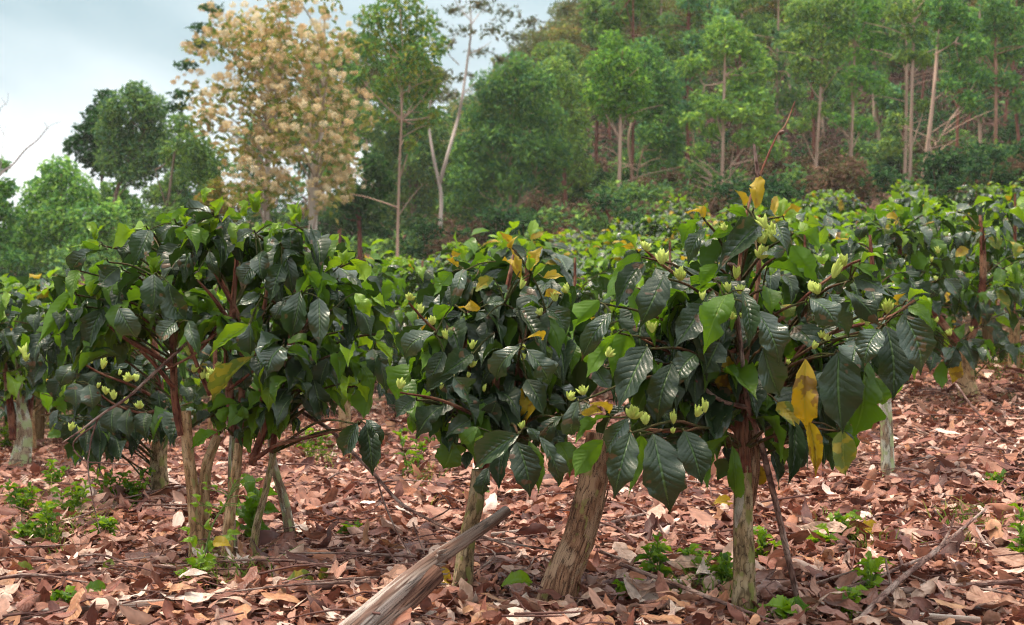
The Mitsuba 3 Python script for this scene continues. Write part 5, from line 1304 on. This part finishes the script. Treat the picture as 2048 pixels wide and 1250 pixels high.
# fresh leaves that lie on the litter
for (px, py, ang, L, mat, lab) in ((1035, 1190, 0.1, 0.085, 'leaf_young', 'fresh bright green leaf lying between the log and the leaning stump'), (880, 1190, 0.9, 0.09, 'leaf_bronze', 'yellow leaf lying beside the foot of the middle trunk'),
                                   (655, 1165, 1.3, 0.07, 'leaf_mottled', 'yellow green leaf standing up among the litter left of the log'), (600, 1190, 0.3, 0.09, 'leaf_mottled', 'yellow green leaf lying at the end of the dark smooth stick'),
                                   (220, 1150, 1.4, 0.06, 'leaf_mottled', 'small yellow green leaf upright in the litter at the lower left'), (48, 1162, 0.1, 0.07, 'leaf_mottled', 'green leaf lying at the lower left edge'), (190, 1205, 0.5, 0.07, 'leaf_green', 'green leaf lying against the thick grey brown stick'),
                                   (1445, 1023, 0.2, 0.07, 'leaf_bronze', 'orange yellow leaf lying left of the peeling trunk'), (1740, 1085, -0.4, 0.09, 'leaf_bronze', 'orange leaf lying on the litter right of the whip')):
    p = on_ground(px, py)
    p[2] += 0.02
    d = np.array([math.cos(ang), 0.35 * math.sin(ang + 1), math.sin(ang) * 0.9]) if ang > 1.2 else np.array([math.cos(ang), math.sin(ang), 0.08])
    k = key('fresh_leaf')
    scene[k] = {'type': 'instance', 'to_world': T(frame(p - d * L * 0.5, p + d * L * 0.5, L * 0.46, [0.1, -0.7, 0.8])), 'group': {'type': 'ref', 'id': leaf_group(2, mat)}}
    labels[k] = {'label': lab, 'category': 'leaf'}


# ------------------------------------------------------------------ weeds and grass
def weed(px, py, H, nst, label, leaf=0.04, mat='leaf_young', group=None, spread=0.5, name='weed_plant', narrow=0.34, up=0.3):
    k = thing(name, label, 'weed', group)
    p0 = on_ground(px, py)
    p0[2] -= 0.03
    for q in range(nst):
        a = rng.uniform(0, 6.28)
        h = H * rng.uniform(0.6, 1.0)
        tip = p0 + [math.cos(a) * spread * h * rng.random(), math.sin(a) * spread * h * rng.random(), h]
        c = spline([p0, (p0 + tip) / 2 + rng.normal(0, 0.03 * h, 3), tip], 12)
        add('stem', tube([c[0], c[5], c[11]], [0.0022, 0.0018, 0.001], 5, 8), 'green_stem', k)
        for node in (4, 6, 8, 10, 11):
            b = rng.uniform(0, 6.28)
            for s_ in (0, math.pi):
                d = unit([math.cos(b + s_), math.sin(b + s_), up + rng.normal(0, 0.25)])
                L = leaf * rng.uniform(0.6, 1.2)
                place_leaf(k, c[node], c[node] + d * L, L * narrow, [-d[0] * 0.5, -0.3, 1], mat if rng.random() < 0.55 else 'leaf_green')
    return k


weed(500, 1090, 0.17, 2, 'coffee seedling with glossy green leaves between the cut stems', 0.10, 'leaf_green')
k = weed(415, 1165, 0.10, 1, 'tall thin bright green weed with fine branches before the cut stems', 0.04)
st = [at(368, 1245, 3.35), at(385, 1170, 3.4), at(410, 1105, 3.42), at(425, 1050, 3.44), at(455, 1000, 3.46), at(470, 965, 3.47)]
add('stem', tube(st, [0.004, 0.004, 0.003, 0.002, 0.0012], 6, 24), 'green_stem', k)
for i in range(46):
    t = rng.uniform(0.12, 1)
    c = spline(st, 50)[int(t * 49)]
    d = unit([rng.normal(), rng.normal() * 0.6, rng.uniform(-0.1, 0.9)])
    L = rng.uniform(0.012, 0.03) if t > 0.5 else rng.uniform(0.03, 0.055)
    j = c + d * rng.uniform(0.015, 0.055) * (1.2 if t > 0.45 else 0.4)
    add('side_stem', tube([c, (c + j) / 2 + [0, 0, 0.004], j], [0.0012, 0.001, 0.0008], 4, 4), 'green_stem', k)
    place_leaf(k, j, j + d * L, L * 0.5, [rng.normal() * 0.3, -0.7, 0.7], 'leaf_young')
b = at(425, 1085, 3.40)
place_leaf(k, b, b + [0.05, -0.01, -0.01], 0.03, [0, -0.8, 0.6], 'leaf_bronze', label='yellowing leaf')
for args in ((40, 1040, .12, 4, 'leafy green weed patch at the far left edge'), (95, 1100, .14, 4, 'broad leaved weed below the dark flowering shrub, left'), (150, 1040, .12, 4, 'bushy weed right below the hanging dead twig'), (110, 985, .13, 4, 'weed beneath the leaves of the dark flowering shrub'),
             (215, 1010, .12, 3, 'weed left of the thick dark shrub trunk foot'), (215, 1085, .08, 3, 'low weed left of the cut stems'), (272, 1010, .13, 3, 'pale leaved weed just left of the cut stems'), (50, 1090, .07, 3, 'small weed low at the left edge'),
             (630, 920, .16, 4, 'bright weed on the litter behind the leaning weathered stem'), (815, 960, .20, 2, 'thin weed between the large and the middle shrub'), (960, 1010, .06, 2, 'small weed right behind the middle trunk'), (700, 1075, .05, 2, 'tiny weed left of the log'),
             (1325, 1170, .13, 2, 'slender weed right of the leaning stump'), (1395, 1165, .10, 4, 'bright weed with pointed leaves just left of the peeling trunk'), (1450, 1180, .09, 3, 'weed touching the left side of the peeling trunk'), (1530, 1125, .10, 2, 'weed close on the right side of the peeling trunk'),
             (1690, 1085, .09, 3, 'yellow green weed on the litter right of the whip'), (1640, 1100, .06, 2, 'small yellow weed beside the whip'), (1735, 1205, .10, 2, 'upright weed sprout beside the diagonal dark branch'), (1690, 1225, .07, 2, 'small weed sprout left of the diagonal dark branch'),
             (2035, 1130, .14, 3, 'leafy weed cut by the right edge, lower down'), (1255, 1195, .05, 3, 'small weed between the stump and the peeling trunk'), (1990, 980, .06, 3, 'small weed on the litter near the right edge'), (130, 1230, .06, 3, 'weed with broad leaves beside the thick grey brown stick'),
             (1180, 960, .06, 2, 'small weed behind the leaning stump'), (1440, 960, .08, 2, 'weed in the shade behind the right shrub'), (15, 900, .15, 3, 'tall weed at the foot of the split trunk'), (110, 880, .16, 3, 'yellow green weed beneath the left edge shrub')):
    a1, a2, a3, a4, a5 = args
    weed(a1, a2, a3 * 1.15, a4 + 2, a5, leaf=0.040 if a2 > 900 else 0.055, up=0.35)
weed(1580, 1250, 0.07, 3, 'broad leaved bright weed at the bottom edge right of the peeling trunk', 0.055, up=0.5, narrow=0.55)
weed(1500, 1245, 0.05, 3, 'low weed at the bottom edge under the peeling trunk', 0.05)

r = np.random.default_rng(71)
blades = []
for (px, py, rx, ry, nn) in ((2010, 725, 90, 40, 900), (110, 1050, 120, 60, 260), (60, 850, 120, 60, 260), (1700, 1090, 80, 30, 90), (840, 960, 40, 50, 90), (1950, 1060, 100, 40, 110), (640, 910, 60, 30, 110), (1420, 1190, 70, 30, 90), (450, 1160, 90, 30, 120)):
    for _ in range(nn // 3):
        p = on_ground(px + r.normal() * rx * 0.5, py + r.normal() * ry * 0.5)
        for _ in range(3):
            d = np.array([r.normal() * 0.5, r.normal() * 0.5, 1.0])
            L = r.uniform(0.03, 0.09)
            s = unit(np.cross(d, [r.normal(), r.normal(), 0.1])) * 0.0022
            q = p + r.normal(0, 0.015, 3) * [1, 1, 0]
            v = np.array([q - s, q + s, q + d * L * 0.6 + s * 0.7, q + d * L * 0.6 - s * 0.7, q + d * L + [r.normal() * 0.02, r.normal() * 0.02, -0.01]])
            c = np.array([(0.16, 0.24, 0.04), (0.11, 0.19, 0.03), (0.26, 0.28, 0.06)][int(r.integers(3))])
            blades.append((v, np.array([[0, 1, 2], [0, 2, 3], [3, 2, 4]]), np.tile(c, (5, 1))))
v, f, c = colored(blades)
add('grass', (v, f), 'far_leaf', smooth=True, color=c, label='short green grass blades coming up through the litter', kind='stuff')

# ------------------------------------------------------------------ haze in the air between here and the hill
scene['haze_air'] = {'type': 'homogeneous', 'albedo': 0.95, 'sigma_t': 0.0007}
lo, hi = np.zeros(3), np.zeros(3)
gz_all = ground_h(gx, np.clip(gy, -5, 900))
lo[0], hi[0] = gx.min() - 5, gx.max() + 5
lo[1], hi[1] = gy.min() - 5, gy.max() + 5
lo[2] = gz_all.min() - 1.0
hi[2] = max(gz_all.max(), max(float(meshkit.WRITTEN[d['filename']][0][:, 2].max()) for d in scene.values() if d.get('type') == 'ply')) + 1.0
scene['haze'] = {'type': 'cube', 'to_world': T().translate((lo + hi) / 2) @ T().scale((hi - lo) / 2), 'bsdf': {'type': 'null'}, 'interior': {'type': 'ref', 'id': 'haze_air'}}
labels['haze'] = {'label': 'thin pale haze in the air over the field and hillside', 'kind': 'stuff'}
scene['camera']['medium'] = {'type': 'ref', 'id': 'haze_air'}
print('haze box', lo, hi)
print('triangles', sum(len(meshkit.WRITTEN[d['filename']][1]) for d in scene.values() if d.get('type') == 'ply'))
